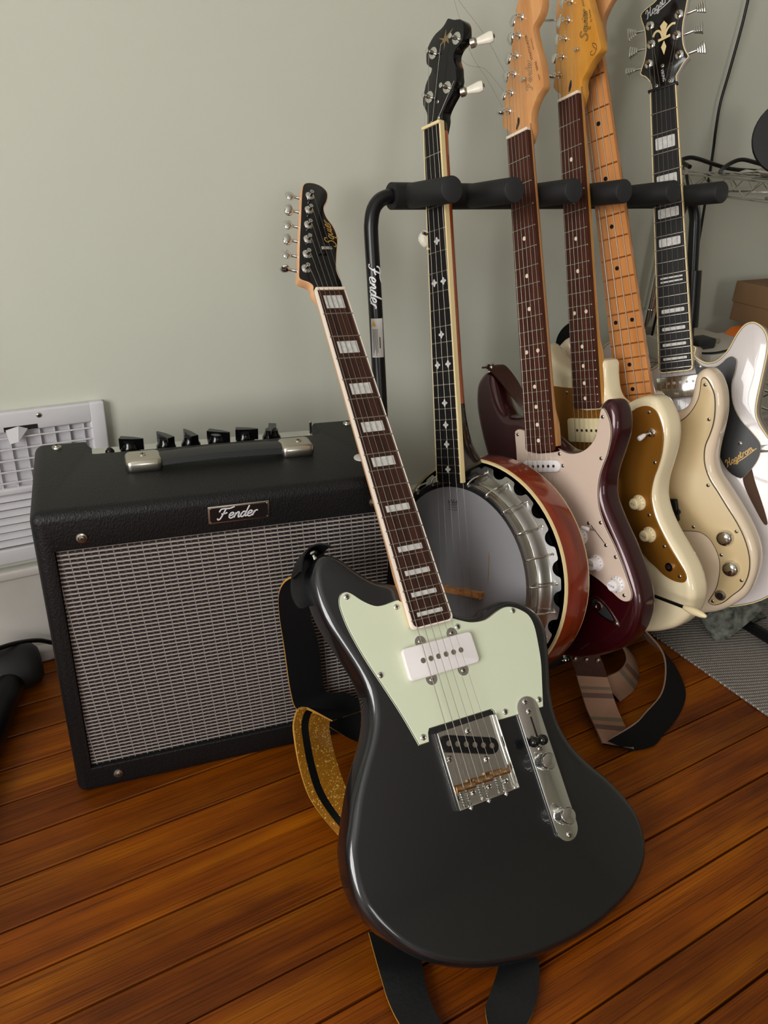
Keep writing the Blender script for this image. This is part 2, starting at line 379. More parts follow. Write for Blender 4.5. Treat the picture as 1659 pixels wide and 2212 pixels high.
class B:
    """collects shapes into ONE mesh"""
    def __init__(s):
        s.v = []; s.f = []; s.m = []; s.s = []; s.uv = {}
    def add(s, verts, faces, mi=0, smooth=False, T=None):
        o = len(s.v)
        for p in verts:
            p = Vector(p)
            s.v.append(tuple(T @ p) if T is not None else tuple(p))
        for f in faces:
            s.f.append(tuple(o + i for i in f)); s.m.append(mi); s.s.append(smooth)
        return s
    def box(s, lo, hi, mi=0, T=None, bev=0.0):
        if bev <= 0:
            x0, y0, z0 = lo; x1, y1, z1 = hi
            v = [(x0, y0, z0), (x1, y0, z0), (x1, y1, z0), (x0, y1, z0), (x0, y0, z1), (x1, y0, z1), (x1, y1, z1), (x0, y1, z1)]
            return s.add(v, [(0, 3, 2, 1), (4, 5, 6, 7), (0, 1, 5, 4), (1, 2, 6, 5), (2, 3, 7, 6), (3, 0, 4, 7)], mi, False, T)
        bm = bmesh.new(); bmesh.ops.create_cube(bm, size=1)
        for v in bm.verts:
            v.co = Vector([(lo[i] + hi[i]) / 2 + v.co[i] * (hi[i] - lo[i]) for i in range(3)])
        bmesh.ops.bevel(bm, geom=list(bm.edges), offset=bev, segments=3, affect='EDGES', profile=0.5)
        bm.verts.index_update()
        vs = [tuple(v.co) for v in bm.verts]; fs = [tuple(v.index for v in f.verts) for f in bm.faces]
        big = [len(f.verts) == 4 and f.calc_area() > bev * bev * 6 for f in bm.faces]
        bm.free()
        return s.add(vs, fs, mi, True, T)
    def prism(s, poly, z0, z1, mi=0, mside=None, T=None, smooth_side=False):
        n = len(poly)
        area = sum(poly[i][0] * poly[(i + 1) % n][1] - poly[(i + 1) % n][0] * poly[i][1] for i in range(n))
        if area < 0: poly = poly[::-1]
        v = [(x, y, z0) for x, y in poly] + [(x, y, z1) for x, y in poly]
        s.add(v, [tuple(range(n, 2 * n)), tuple(range(n - 1, -1, -1))], mi, False, T)
        o = len(s.v) - 2 * n
        for i in range(n):
            j = (i + 1) % n
            s.f.append((o + i, o + j, o + n + j, o + n + i)); s.m.append(mi if mside is None else mside); s.s.append(smooth_side)
        return s
    def slab(s, poly, ztop, zbot, r, mi_top=0, mi_side=None, T=None, seg=5, rb=None):
        """closed outline with rounded-over edges (a guitar body)"""
        if mi_side is None: mi_side = mi_top
        if rb is None: rb = r
        n = len(poly)
        area = sum(poly[i][0] * poly[(i + 1) % n][1] - poly[(i + 1) % n][0] * poly[i][1] for i in range(n))
        if area < 0: poly = poly[::-1]
        rings = []
        for k in range(seg, -1, -1):
            a = math.pi / 2 * k / seg
            rings.append((untangle(offset(poly, rb * (1 - math.cos(a)))), zbot + rb - rb * math.sin(a)))
        for k in range(seg + 1):
            a = math.pi / 2 * k / seg
            rings.append((untangle(offset(poly, r * (1 - math.cos(a)))), ztop - r + r * math.sin(a)))
        v = []
        for pl, z in rings:
            v += [(x, y, z) for x, y in pl]
        o = len(s.v)
        s.add(v, [], 0, False, T)
        R = len(rings)
        for k in range(R - 1):
            for i in range(n):
                j = (i + 1) % n
                s.f.append((o + k * n + i, o + k * n + j, o + (k + 1) * n + j, o + (k + 1) * n + i)); s.m.append(mi_side); s.s.append(True)
        s.f.append(tuple(o + (R - 1) * n + i for i in range(n))); s.m.append(mi_top); s.s.append(False)
        s.f.append(tuple(o + i for i in range(n - 1, -1, -1))); s.m.append(mi_side); s.s.append(False)
        return s
    def lathe(s, prof, n=20, mi=0, T=None, smooth=True, mis=None):
        """prof = [(r, z)...] around local Z"""
        v = []; R = len(prof)
        for r, z in prof:
            for i in range(n):
                a = 2 * math.pi * i / n; v.append((r * math.cos(a), r * math.sin(a), z))
        o = len(s.v); s.add(v, [], 0, False, T)
        for k in range(R - 1):
            for i in range(n):
                j = (i + 1) % n
                s.f.append((o + k * n + i, o + k * n + j, o + (k + 1) * n + j, o + (k + 1) * n + i)); s.m.append(mis[k] if mis else mi); s.s.append(smooth)
        if prof[0][0] > 1e-6:
            s.f.append(tuple(o + i for i in range(n - 1, -1, -1))); s.m.append(mis[0] if mis else mi); s.s.append(False)
        if prof[-1][0] > 1e-6:
            s.f.append(tuple(o + (R - 1) * n + i for i in range(n))); s.m.append(mis[-1] if mis else mi); s.s.append(False)
        return s
    def tube(s, path, r, n=10, mi=0, caps=True):
        P = [Vector(p) for p in path]; R = r if isinstance(r, (list, tuple)) else [r] * len(P)
        o = len(s.v); up = None
        for i, p in enumerate(P):
            t = (P[min(i + 1, len(P) - 1)] - P[max(i - 1, 0)])
            if t.length < 1e-9: t = Vector((0, 0, 1))
            t.normalize()
            if up is None:
                up = Vector((0, 0, 1)) if abs(t.z) < 0.9 else Vector((1, 0, 0))
            a = up - t * up.dot(t)
            if a.length < 1e-6: a = t.orthogonal()
            a.normalize(); b = t.cross(a); up = a
            for k in range(n):
                an = 2 * math.pi * k / n
                s.v.append(tuple(p + (a * math.cos(an) + b * math.sin(an)) * R[i]))
        for i in range(len(P) - 1):
            for k in range(n):
                l = (k + 1) % n
                s.f.append((o + i * n + k, o + i * n + l, o + (i + 1) * n + l, o + (i + 1) * n + k)); s.m.append(mi); s.s.append(True)
        if caps:
            s.f.append(tuple(o + k for k in range(n - 1, -1, -1))); s.m.append(mi); s.s.append(False)
            q = o + (len(P) - 1) * n
            s.f.append(tuple(q + k for k in range(n))); s.m.append(mi); s.s.append(False)
        return s
    def ribbon(s, rows, th=0.0025, mi_a=0, mi_b=1, mi_e=2, cols=1, sub=5, colmats=None):
        """rows = [(edgeA, edgeB)...]; a strap with two faces and edges"""
        A = catmull([r[0] for r in rows], sub, False); Bq = catmull([r[1] for r in rows], sub, False)
        n = len(A); o = len(s.v); pos = 0.0
        for i in range(n):
            a, b = Vector(A[i]), Vector(Bq[i])
            i0, i1 = max(0, i - 1), min(n - 1, i + 1)
            t = (Vector(A[i1]) + Vector(Bq[i1])) - (Vector(A[i0]) + Vector(Bq[i0]))
            nn = (b - a).cross(t)
            nn = nn.normalized() if nn.length > 1e-9 else Vector((0, 0, 1))
            for sg in (0.5, -0.5):
                for k in range(cols + 1):
                    s.v.append(tuple(a.lerp(b, k / cols) + nn * th * sg))
        w = 2 * (cols + 1)
        for i in range(n - 1):
            p, q = o + i * w, o + (i + 1) * w
            for k in range(cols):
                fa = len(s.f)
                s.f.append((p + k, p + k + 1, q + k + 1, q + k)); s.m.append(colmats[k] if colmats else mi_a); s.s.append(True)
                s.uv[fa] = [(i / n, 0), (i / n, 1), ((i + 1) / n, 1), ((i + 1) / n, 0)]
                c = cols + 1
                s.uv[len(s.f)] = [(i / n, 1), (i / n, 0), ((i + 1) / n, 0), ((i + 1) / n, 1)]
                s.f.append((p + c + k + 1, p + c + k, q + c + k, q + c + k + 1)); s.m.append(mi_b); s.s.append(True)
            c = cols + 1
            s.f.append((p + c, p, q, q + c)); s.m.append(mi_e); s.s.append(False)
            s.f.append((p + cols, p + c + cols, q + c + cols, q + cols)); s.m.append(mi_e); s.s.append(False)
        return s
    def build(s, name, mats, parent=None, loc=None):
        me = bpy.data.meshes.new(name)
        me.from_pydata(s.v, [], s.f)
        if not isinstance(mats, (list, tuple)): mats = [mats]
        for q in mats: me.materials.append(M[q] if isinstance(q, str) else q)
        me.polygons.foreach_set('material_index', s.m)
        me.polygons.foreach_set('use_smooth', s.s)
        if s.uv:
            ul = me.uv_layers.new(name='UVMap')
            for fi, uvs in s.uv.items():
                for li, uv in zip(me.polygons[fi].loop_indices, uvs): ul.data[li].uv = uv
        me.update()
        me.set_sharp_from_angle(angle=0.75)
        o = bpy.data.objects.new(name, me)
        scn.collection.objects.link(o)
        if parent is not None:
            o.parent = parent
            if 'nut_y' in parent: o.location = (0, -parent['nut_y'], 0)
        if loc is not None: o.location = loc
        return o
def inst(name, mesh, parent, T):
    o = bpy.data.objects.new(name, mesh); scn.collection.objects.link(o)
    o.parent = parent; o.matrix_local = T
    if 'nut_y' in parent: o.matrix_local = Matrix.Translation((0, -parent['nut_y'], 0)) @ T
    return o
def tag(o, label, cat, group=None, kind=None):
    o['label'] = label; o['category'] = cat
    if group: o['group'] = group
    if kind: o['kind'] = kind
    return o
def struct(o):
    o['kind'] = 'structure'; return o
def empty(name, mw, nut_y=None):
    o = bpy.data.objects.new(name, None); scn.collection.objects.link(o)
    o.empty_display_size = 0.05
    o.matrix_world = mw
    if nut_y is not None: o['nut_y'] = nut_y
    return o
def tr(x, y, z=0.0):
    return Matrix.Translation((x, y, z))
def aim(p, d):
    """matrix whose local Z points along d at p"""
    return Matrix.Translation(p) @ Vector(d).to_track_quat('Z', 'Y').to_matrix().to_4x4()

# ---- lettering: script strokes drawn as flat ribbons, and block type
GL = {
 'F': (0.85, [[(-.12, .70), (-.02, .95), (.3, 1.0), (.75, .98), (1.15, 1.12)], [(.42, .98), (.28, .5), (.12, .05), (-.05, -.05), (-.15, .1)], [(.1, .5), (.45, .52), (.62, .6)]]),
 'e': (0.50, [[(0, .22), (.3, .3), (.36, .48), (.2, .54), (.03, .34), (.08, .06), (.28, 0), (.5, .16)]]),
 'n': (0.58, [[(0, .0), (.09, .5)], [(.05, .25), (.24, .52), (.38, .46), (.36, .14), (.44, 0), (.58, .14)]]),
 'd': (0.60, [[(.4, .48), (.16, .5), (0, .2), (.12, 0), (.3, .12), (.42, .45)], [(.58, 1.08), (.44, .45), (.42, .06), (.6, .1)]]),
 'r': (0.46, [[(0, 0), (.09, .5)], [(.05, .22), (.2, .5), (.4, .48)]]),
 'S': (0.80, [[(.72, .80), (.66, 1.02), (.35, 1.06), (.2, .82), (.42, .55), (.52, .22), (.25, -.06), (-.1, .02), (-.14, .24)]]),
 'q': (0.56, [[(.4, .46), (.16, .5), (0, .2), (.12, 0), (.3, .12), (.42, .5)], [(.42, .5), (.34, -.1), (.24, -.46), (.44, -.36)]]),
 'u': (0.58, [[(0, .5), (0, .14), (.12, 0), (.3, .14), (.42, .5)], [(.42, .5), (.4, .1), (.58, .08)]]),
 'i': (0.28, [[(.06, .5), (.02, .12), (.12, 0), (.26, .12)], [(.1, .70), (.13, .78)]]),
 'H': (0.78, [[(-.16, .66), (-.02, .98), (.18, .92), (.12, .4), (0, .02), (-.18, -.05)], [(.66, 1.06), (.52, .6), (.42, .06), (.58, .0), (.76, .2)], [(.02, .4), (.52, .56)]]),
 'a': (0.56, [[(.4, .46), (.16, .5), (0, .2), (.12, 0), (.3, .12), (.42, .5)], [(.42, .5), (.4, .08), (.56, .08)]]),
 'g': (0.56, [[(.4, .46), (.16, .5), (0, .2), (.12, 0), (.3, .12), (.42, .5)], [(.42, .5), (.36, -.2), (.16, -.46), (0, -.3), (.26, -.06), (.56, .1)]]),
 's': (0.42, [[(0, .04), (.2, .56), (.32, .3), (.28, .04), (.08, .0)], [(.28, .04), (.42, .1)]]),
 't': (0.38, [[(.18, .9), (.06, .16), (.16, 0), (.36, .12)], [(-.06, .56), (.34, .64)]]),
 'o': (0.52, [[(.2, .5), (.02, .34), (.06, .05), (.26, 0), (.4, .26), (.28, .5), (.2, .48), (.34, .42), (.54, .5)]]),
 'm': (0.82, [[(0, 0), (.09, .5)], [(.05, .25), (.22, .52), (.32, .46), (.3, 0)], [(.32, .3), (.48, .52), (.6, .46), (.58, .12), (.66, 0), (.82, .14)]]),
}
def script(b, text, T, size, w=0.10, slant=0.28, mi=0, lift=0.0, under=False):
    x = 0.0; strokes = []
    for ch in text:
        adv, ss = GL[ch]
        for st in ss: strokes.append([(x + px + slant * py, py) for px, py in st])
        x += adv
    if under: strokes.append([(0.9, -.22), (x * .6, -.24), (x + .5, -.02)])
    for st in strokes:
        q = catmull(st, 5, False); n = len(q); v = []
        for i in range(n):
            i0, i1 = max(0, i - 1), min(n - 1, i + 1)
            d = Vector((q[i1][0] - q[i0][0], q[i1][1] - q[i0][1]))
            d = d.normalized() if d.length > 1e-9 else Vector((1, 0))
            h = w * 0.5
            for sg in (1, -1):
                v.append(((q[i][0] - d.y * h * sg) * size, (q[i][1] + d.x * h * sg) * size, lift))
        b.add(v, [(2 * i, 2 * i + 1, 2 * i + 3, 2 * i + 2) for i in range(n - 1)], mi, False, T)
    return x * size
def block_text(b, text, T, size, mi=0, shear=0.0):
    c = bpy.data.curves.new('type', 'FONT'); c.body = text; c.size = size; c.shear = shear
    c.align_x = 'CENTER'; c.align_y = 'CENTER'; c.resolution_u = 3
    o = bpy.data.objects.new('type', c); scn.collection.objects.link(o)
    dg = bpy.context.evaluated_depsgraph_get(); dg.update()
    me = bpy.data.meshes.new_from_object(o.evaluated_get(dg))
    b.add([v.co for v in me.vertices], [tuple(p.vertices) for p in me.polygons], mi, False, T)
    bpy.data.objects.remove(o); bpy.data.curves.remove(c); bpy.data.meshes.remove(me)

# shared small hardware meshes
def shared(name, b, mats):
    o = b.build(name, mats); me = o.data; bpy.data.objects.remove(o); return me
def screw_mesh(r, h, mats=('nickel', 'dark')):
    b = B(); b.lathe([(r, 0), (r, h * .35), (r * .8, h * .8), (r * .35, h), (0.0001, h)], 14)
    b.box((-r * .62, -r * .13, h * .86), (r * .62, r * .13, h * 1.06), 1).box((-r * .13, -r * .62, h * .86), (r * .13, r * .62, h * 1.06), 1)
    return shared('screw', b, list(mats))
SCREW = screw_mesh(0.0036, 0.0016, ('chrome', 'dark'))
SCREW_S = screw_mesh(0.0030, 0.0014, ('nickel', 'dark'))
def screws(parent, pts, z, mesh=SCREW, name='screw'):
    for x, y in pts:
        inst(name, mesh, parent, tr(x / 1000, y / 1000, z) @ Matrix.Rotation(random.random() * 3, 4, 'Z'))

# ------------------------------------------------------------------ the room
WY = 1.19          # back wall plane
RX0, RX1, RY0, RZ = -1.6, 4.2, -4.2, 2.5
def rect_box(name, lo, hi, m, parent=None):
    return B().box(lo, hi).build(name, m, parent)
struct(rect_box('wall_back', (RX0 - .1, WY, -0.05), (RX1 + .1, WY + .1, RZ), 'wall'))
struct(rect_box('wall_right', (RX1, RY0 - .1, -0.05), (RX1 + .1, WY, RZ), 'wall'))
struct(rect_box('ceiling', (RX0 - .1, RY0 - .1, RZ), (RX1 + .1, WY + .1, RZ + .08), 'ceiling'))
def wall_with_hole(name, axis, at, th, a0, a1, h0, h1, c0, c1):
    """wall running a0..a1, hole h0..h1 along it, c0..c1 in height"""
    b = B()
    for (p, q, z0, z1) in ((a0, h0, -.05, RZ), (h1, a1, -.05, RZ), (h0, h1, -.05, c0), (h0, h1, c1, RZ)):
        if axis == 'x': b.box((at - th, p, z0), (at, q, z1))
        else: b.box((p, at - th, z0), (q, at, z1))
    return struct(b.build(name, 'wall'))
wall_with_hole('wall_left', 'x', RX0, .1, RY0 - .1, WY, -1.3, 0.2, .5, 2.0)
wall_with_hole('wall_front', 'y', RY0, .1, RX0 - .1, RX1 + .1, -1.2, 0.0, .8, 2.1)
def window(name, axis, at, h0, h1, c0, c1):
    b = B(); t = .05
    def q(p0, p1, z0, z1, d0=-.07, d1=-.02):
        if axis == 'x': b.box((at + d0, p0, z0), (at + d1, p1, z1))
        else: b.box((p0, at + d0, z0), (p1, at + d1, z1))
    mid = (h0 + h1) / 2; mz = (c0 + c1) / 2
    q(h0, h1, c0, c0 + t); q(h0, h1, c1 - t, c1); q(h0, h0 + t, c0, c1); q(h1 - t, h1, c0, c1)
    q(mid - .025, mid + .025, c0, c1); q(h0, h1, mz - .02, mz + .02)
    return struct(b.build(name, 'trim'))
window('window_1', 'x', RX0, -1.3, 0.2, .5, 2.0)
window('window_2', 'y', RY0, -1.2, 0.0, .8, 2.1)

# floor: 64.5 mm strip boards running along the wall
fl = struct(rect_box('floor', (RX0, RY0, -0.05), (RX1, WY, -0.012), 'subfloor'))
PW = 0.0645
kk = 0; yb = WY
while yb > RY0 + 0.01:
    y1, y0 = yb, max(RY0, yb - PW)
    cuts = [RX0]
    if y1 > -0.2: 
        x = random.uniform(1.75, 2.6)
        while x < RX1 - .3:
            cuts.append(x); x += random.uniform(1.3, 2.6)
    cuts.append(RX1)
    for a, c in zip(cuts[:-1], cuts[1:]):
        g = 0.0008 + random.random() * 0.0009
        dz = random.uniform(-.0007, .0)
        hx, hy = (c - a) / 2 - .0006, (y1 - y0) / 2 - g
        e = 0.0011
        v = [(-hx, -hy, -.012), (hx, -hy, -.012), (hx, hy, -.012), (-hx, hy, -.012), (-hx, -hy, -e), (hx, -hy, -e), (hx, hy, -e), (-hx, hy, -e),
             (-hx + e, -hy + e, 0), (hx - e, -hy + e, 0), (hx - e, hy - e, 0), (-hx + e, hy - e, 0)]
        f = [(0, 1, 5, 4), (1, 2, 6, 5), (2, 3, 7, 6), (3, 0, 4, 7), (4, 5, 9, 8), (5, 6, 10, 9), (6, 7, 11, 10), (7, 4, 8, 11), (8, 9, 10, 11)]
        o = B().add(v, f).build('plank', 'plank', fl, ((a + c) / 2, (y0 + y1) / 2, dz))
    yb -= PW

# baseboard with shoe moulding and the wall vent
bb = B()
bb.box((RX0, WY - .016, 0), (RX1, WY - .0005, .162))
bb.box((RX0, WY - .021, .162), (RX1, WY - .0005, .178), bev=.004)
bb.box((RX0, WY - .034, 0), (RX1, WY - .016, .028), bev=.006)
struct(bb.build('baseboard_back', 'trim'))

def make_vent():
    vx1, vz0, vz1 = .207, .188, .436; vx0 = -.03
    T = Matrix.Translation(((vx0 + vx1) / 2, WY, vz0))
    r = empty('wall_vent', T); w = (vx1 - vx0) / 2
    def lx(x): return x - (vx0 + vx1) / 2
    H = vz1 - vz0
    fr = B(); fy0, fy1 = -.014, -.0005
    gx0, gx1 = -.006, .183                        # opening
    zg0, zg1 = .128, .217                         # upper grid opening (relative)
    zl0, zl1 = .026, .117                         # lower louvre opening
    fr.box((lx(vx0), fy0, 0), (lx(gx0), fy1, H), bev=.003); fr.box((lx(gx1), fy0, 0), (lx(vx1), fy1, H), bev=.003)
    fr.box((lx(gx0) - .004, fy0, zg1), (lx(gx1) + .004, fy1, H), bev=.003); fr.box((lx(gx0) - .004, fy0, 0), (lx(gx1) + .004, fy1, zl0), bev=.003)
    fr.box((lx(gx0) - .004, fy0, zl1), (lx(gx1) + .004, fy1, zg0), bev=.003)
    fr.build('frame', 'vent', r)
    B().box((lx(gx0), -.004, zg0 - .003), (lx(gx1), -.001, zg1)).build('backing', 'vent_in', r)
    B().box((lx(gx0), -.003, zl0), (lx(gx1), -.001, zl1 + .003)).build('louvre_gap_shade', 'smoke', r)  # dark sheet stands in for the shade in the gaps between louvres
    for k in range(5):
        z = zg0 + .009 + k * .0178
        B().tube([(lx(gx0) - .004, -.0125, z), (lx(gx1) + .004, -.0125, z)], .0014, 6).build('bar', 'vent', r)
    nv = 9
    for k in range(nv):
        x = gx0 + (k + .5) * (gx1 - gx0) / nv
        B().box((lx(x) - .0012, -.0095, zg0), (lx(x) + .0012, -.005, zg1)).build('upright_bar', 'vent', r)
    for k in range(7):
        z = zl0 + .004 + k * .0127
        Tm = Matrix.Translation((0, -.009, z + .004)) @ Matrix.Rotation(math.radians(-38), 4, 'X')
        b = B(); b.box((lx(gx0), -.0006, -.0050), (lx(gx1), .0006, .0058), T=Tm); b.build('louvre', 'vent', r)
    B().box((lx(.062), -.0146, .219), (lx(.108), -.0138, .226)).build('lever_slot', 'dark', r)
    b = B(); b.add([(lx(.064), -.0155, .222), (lx(.082), -.0152, .226), (lx(.094), -.0185, .222), (lx(.078), -.024, .205), (lx(.066), -.024, .203)], [(0, 1, 2, 3, 4), (4, 3, 2, 1, 0)]); b.build('lever', 'vent', r)
    inst('screw', screw_mesh(.004, .002, ('nickel', 'dark')), r, aim((lx(.112), -.0142, .239), (0, -1, 0)))
    tag(r, 'white metal wall vent with wire grid and lower louvres behind the amplifier', 'vent')
make_vent()

# ------------------------------------------------------------------ amplifier
AW, AH, AD = 0.460, 0.4306, 0.222
def make_amp():
    yaw = math.radians(-9.62)
    ox, oy = 0.0514, 0.8361
    base = Matrix.Translation((ox, oy, 0)) @ Matrix.Rotation(yaw, 4, 'Z')
    r = empty('guitar_amplifier', base @ Matrix.Translation((AW / 2, AD / 2, 0)))
    r.matrix_world = base @ Matrix.Translation((AW / 2, AD / 2, 0))
    S = Matrix.Translation((-AW / 2, -AD / 2, 0))       # front-bottom-left coordinates
    # cabinet: bevelled box, front face opened for the grille
    bm = bmesh.new(); bmesh.ops.create_cube(bm, size=1)
    for v in bm.verts: v.co = Vector((v.co.x * AW, v.co.y * AD, (v.co.z + .5) * AH))
    bmesh.ops.bevel(bm, geom=list(bm.edges), offset=0.013, segments=5, affect='EDGES', profile=0.5)
    ff = min((f for f in bm.faces if f.calc_area() > .02), key=lambda f: f.calc_center_median().y)
    res = bmesh.ops.inset_region(bm, faces=[ff], thickness=0.004, use_even_offset=True)
    gx0, gx1, gz0, gz1 = .021 - AW / 2, AW - .021 - AW / 2, .044, .381
    for v in ff.verts:
        v.co.x = gx0 if v.co.x < 0 else gx1
        v.co.z = gz0 if v.co.z < AH / 2 else gz1
    ex = bmesh.ops.extrude_discrete_faces(bm, faces=[ff])
    nf = ex['faces'][0]
    for v in nf.verts: v.co.y += .009
    me = bpy.data.meshes.new('cabinet'); 
    for f in bm.faces: f.smooth = f.calc_area() < .003 and len(f.verts) <= 4
    bm.to_mesh(me); bm.free()
    me.materials.append(M['tolex'])
    cab = bpy.data.objects.new('cabinet', me); scn.collection.objects.link(cab); cab.parent = r
    # recess for the control panel at the rear of the top
    c = B(); c.box((.066 - AW / 2, .166 - AD / 2, AH - .0155), (.389 - AW / 2, AD / 2 + .03, AH + .05), bev=.012)
    cut = c.build('cutter', 'tolex', r)
    md = cab.modifiers.new('recess', 'BOOLEAN'); md.operation = 'DIFFERENCE'; md.solver = 'EXACT'; md.object = cut
    bv = cab.modifiers.new('soft_edges', 'BEVEL'); bv.width = .0045; bv.segments = 3; bv.limit_method = 'ANGLE'; bv.angle_limit = math.radians(55)
    dg = bpy.context.evaluated_depsgraph_get(); dg.update()
    nm = bpy.data.meshes.new_from_object(cab.evaluated_get(dg))
    cab.modifiers.clear(); cab.data = nm; nm.name = 'cabinet'; nm.set_sharp_from_angle(angle=0.9)
    nm.polygons.foreach_set('use_smooth', [True] * len(nm.polygons))
    bpy.data.objects.remove(cut)
    B().box((gx0 + .001, -AD / 2 + .0055, gz0 + .001), (gx1 - .001, -AD / 2 + .0085, gz1 - .001)).build('grille_cloth', 'grille', r)
    # control panel and knobs
    pz = AH - .0143
    pan = B().box((.072 - AW / 2, .170 - AD / 2, pz - .001), (.384 - AW / 2, AD / 2 - .004, pz + .001)).build('control_panel', 'chrome', r)
    kb = B(); kb.lathe([(.0135, 0), (.0135, .004), (.010, .010), (.009, .0155), (.0001, .0155)], 18)
    kb.prism([(-.009, -.0045), (-.006, .0045), (.006, .0045), (.009, -.0045), (.0, -.0155)] if False else [(-.0055, .013), (.0055, .013), (.0042, -.006), (.0012, -.019), (-.0012, -.019), (-.0042, -.006)], .004, .0200, 0)
    KM = shared('knob', kb, ['black_gloss'])
    for x, a in ((.122, 70), (.170, -150), (.204, -160), (.241, 60), (.281, 75), (.320, -20)):
        inst('knob', KM, pan, Matrix.Translation((x - AW / 2, .196 - AD / 2, pz + .001)) @ Matrix.Rotation(math.radians(a), 4, 'Z'))
    B().lathe([(.005, 0), (.005, .004), (.0016, .006), (.0022, .024), (.0001, .026)], 12, T=Matrix.Translation((.377 - AW / 2, .19 - AD / 2, pz + .001))).build('toggle_switch', 'chrome', pan)
    B().lathe([(.006, 0), (.006, .006), (.003, .010), (.0001, .011)], 12, T=Matrix.Translation((.095 - AW / 2, .19 - AD / 2, pz + .001))).build('input_jack', 'black', pan)
    # handle
    h = B(); hz = AH
    path = [(.140, .109, hz + .008), (.17, .109, hz + .010), (.234, .109, hz + .0115), (.30, .109, hz + .010), (.326, .109, hz + .008)]
    prev = None
    pts = catmull(path, 4, False); vv = []
    for x, y, z in pts:
        for dy, dzz in ((-.0145, -.004), (-.013, .004), (0, .0055), (.013, .004), (.0145, -.004), (0, -.005)):
            vv.append((x - AW / 2, y + dy - AD / 2, z + dzz))
    ff_ = []
    for i in range(len(pts) - 1):
        for k in range(6):
            l = (k + 1) % 6; ff_.append((i * 6 + k, i * 6 + l, (i + 1) * 6 + l, (i + 1) * 6 + k))
    h.add(vv, ff_, 0, True)
    hd = h.build('handle', 'handle', r)
    for x0, x1, sx in ((.111, .156, .133), (.311, .356, .337)):
        cb = B(); cb.box((x0 - AW / 2, .090 - AD / 2, hz - .003), (x1 - AW / 2, .128 - AD / 2, hz + .0165), bev=.007)
        cp = cb.build('handle_cap', 'nickel', hd)
        inst('screw', screw_mesh(.0048, .0018), hd, Matrix.Translation((sx - AW / 2, .109 - AD / 2, hz + .0163)))
    # badge
    bx0, bx1, bz0, bz1 = .196 - AW / 2, .271 - AW / 2, .394, .4175; fy = -AD / 2
    bd = B().box((bx0, fy - .0025, bz0), (bx1, fy, bz1), bev=.001).build('badge', 'nickel', r)
    B().box((bx0 + .0022, fy - .0029, bz0 + .0022), (bx1 - .0022, fy - .0005, bz1 - .0022)).build('badge_face', 'badge_black', bd)
    F = Matrix.Translation((bx0 + .0125, fy - .0031, bz0 + .0062)) @ Matrix.Rotation(math.radians(90), 4, 'X')
    lb = B(); script(lb, 'Fender', F, .0135, .13); lb.build('lettering', 'silver_ink', bd)
    for x in (bx0 + .0028, bx1 - .0028):
        for z in (bz0 + .0028, bz1 - .0028):
            B().lathe([(.0012, 0), (.0008, .0009), (.0001, .001)], 8, T=aim((x, fy - .0028, z), (0, -1, 0))).build('rivet', 'chrome', bd)
    # frame screws with cup washers
    ws = B(); ws.lathe([(.0065, 0), (.006, .0016), (.0042, .0022), (.0042, .0012), (.003, .0034), (.0001, .0042)], 18); ws.box((-.0022, -.0005, .0036), (.0022, .0005, .0045), 1); ws.box((-.0005, -.0022, .0036), (.0005, .0022, .0045), 1)
    WS = shared('screw', ws, ['nickel', 'dark'])
    for x, z in ((.052, .396), (.410, .396), (.054, .026), (.408, .026)):
        inst('screw', WS, r, aim((x - AW / 2, -AD / 2, z), (0, -1, 0)))
    for x in (.029, .437):
        inst('screw', WS, r, Matrix.Translation((x - AW / 2, .199 - AD / 2, AH)))
    for x, y in ((.03, .03), (.43, .03), (.03, .19), (.43, .19)):
        pass
    tag(r, 'small black tolex guitar amplifier with silver grille cloth and script badge', 'amplifier')
    return base
AMP = make_amp()

# guitar pick lying on the amplifier
pk = B(); pk.slab(catmull(mm([(0, 14), (9, 11), (12, 3), (6, -8), (0, -15), (-6, -8), (-12, 3), (-9, 11)]), 4), .0009, 0, .0003, seg=2)
o = pk.build('guitar_pick', 'paper'); o.matrix_world = AMP @ Matrix.Translation((.418, .066, AH + .0003)) @ Matrix.Rotation(1.2, 4, 'Z')
tag(o, 'small pale guitar pick lying on top of the black amplifier', 'pick')

# ------------------------------------------------------------------ instruments
# pose of each instrument: columns = right, towards the nut, out of the face; origin = nut centre on the fretboard
POSE = {
 'offset': ([[0.99906, 0.04328, 0.00391], [-0.02781, 0.7058, -0.70787], [-0.0334, 0.70709, 0.70634]], [0.47158, 0.93413, 0.63576]),
 'banjo': ([[0.20419, 0.07946, -0.9757], [-0.92321, 0.34709, -0.16494], [0.32555, 0.93446, 0.14423]], [0.64763, 0.98501, 0.83745]),
 'double_cut': ([[0.11523, 0.0525, -0.99195], [-0.92524, 0.36905, -0.08795], [0.36146, 0.92793, 0.0911]], [0.79612, 0.98041, 0.83339]),
 'cream_offset': ([[0.02829, 0.00533, -0.99959], [-0.94787, 0.31767, -0.02513], [0.31741, 0.94819, 0.01404]], [0.89109, 0.98788, 0.88615]),
 'bass': ([[0.25387, -0.0763, -0.96422], [-0.90051, 0.3452, -0.26441], [0.35302, 0.93542, 0.01893]], [0.94458, 1.01941, 0.96295]),
 'semi_hollow': ([[0.43105, 0.06748, -0.8998], [-0.84606, 0.37688, -0.37704], [0.31367, 0.9238, 0.21954]], [1.13755, 1.0313, 0.91393]),
}
def pose(k):
    R, t = POSE[k]
    return Matrix([R[0] + [t[0]], R[1] + [t[1]], R[2] + [t[2]], [0, 0, 0, 1]])
def root(name, key, bottom_mm, size=1.0):
    ny = bottom_mm / 1000
    return empty(name, pose(key) @ Matrix.Scale(size, 4) @ tr(0, ny), ny)


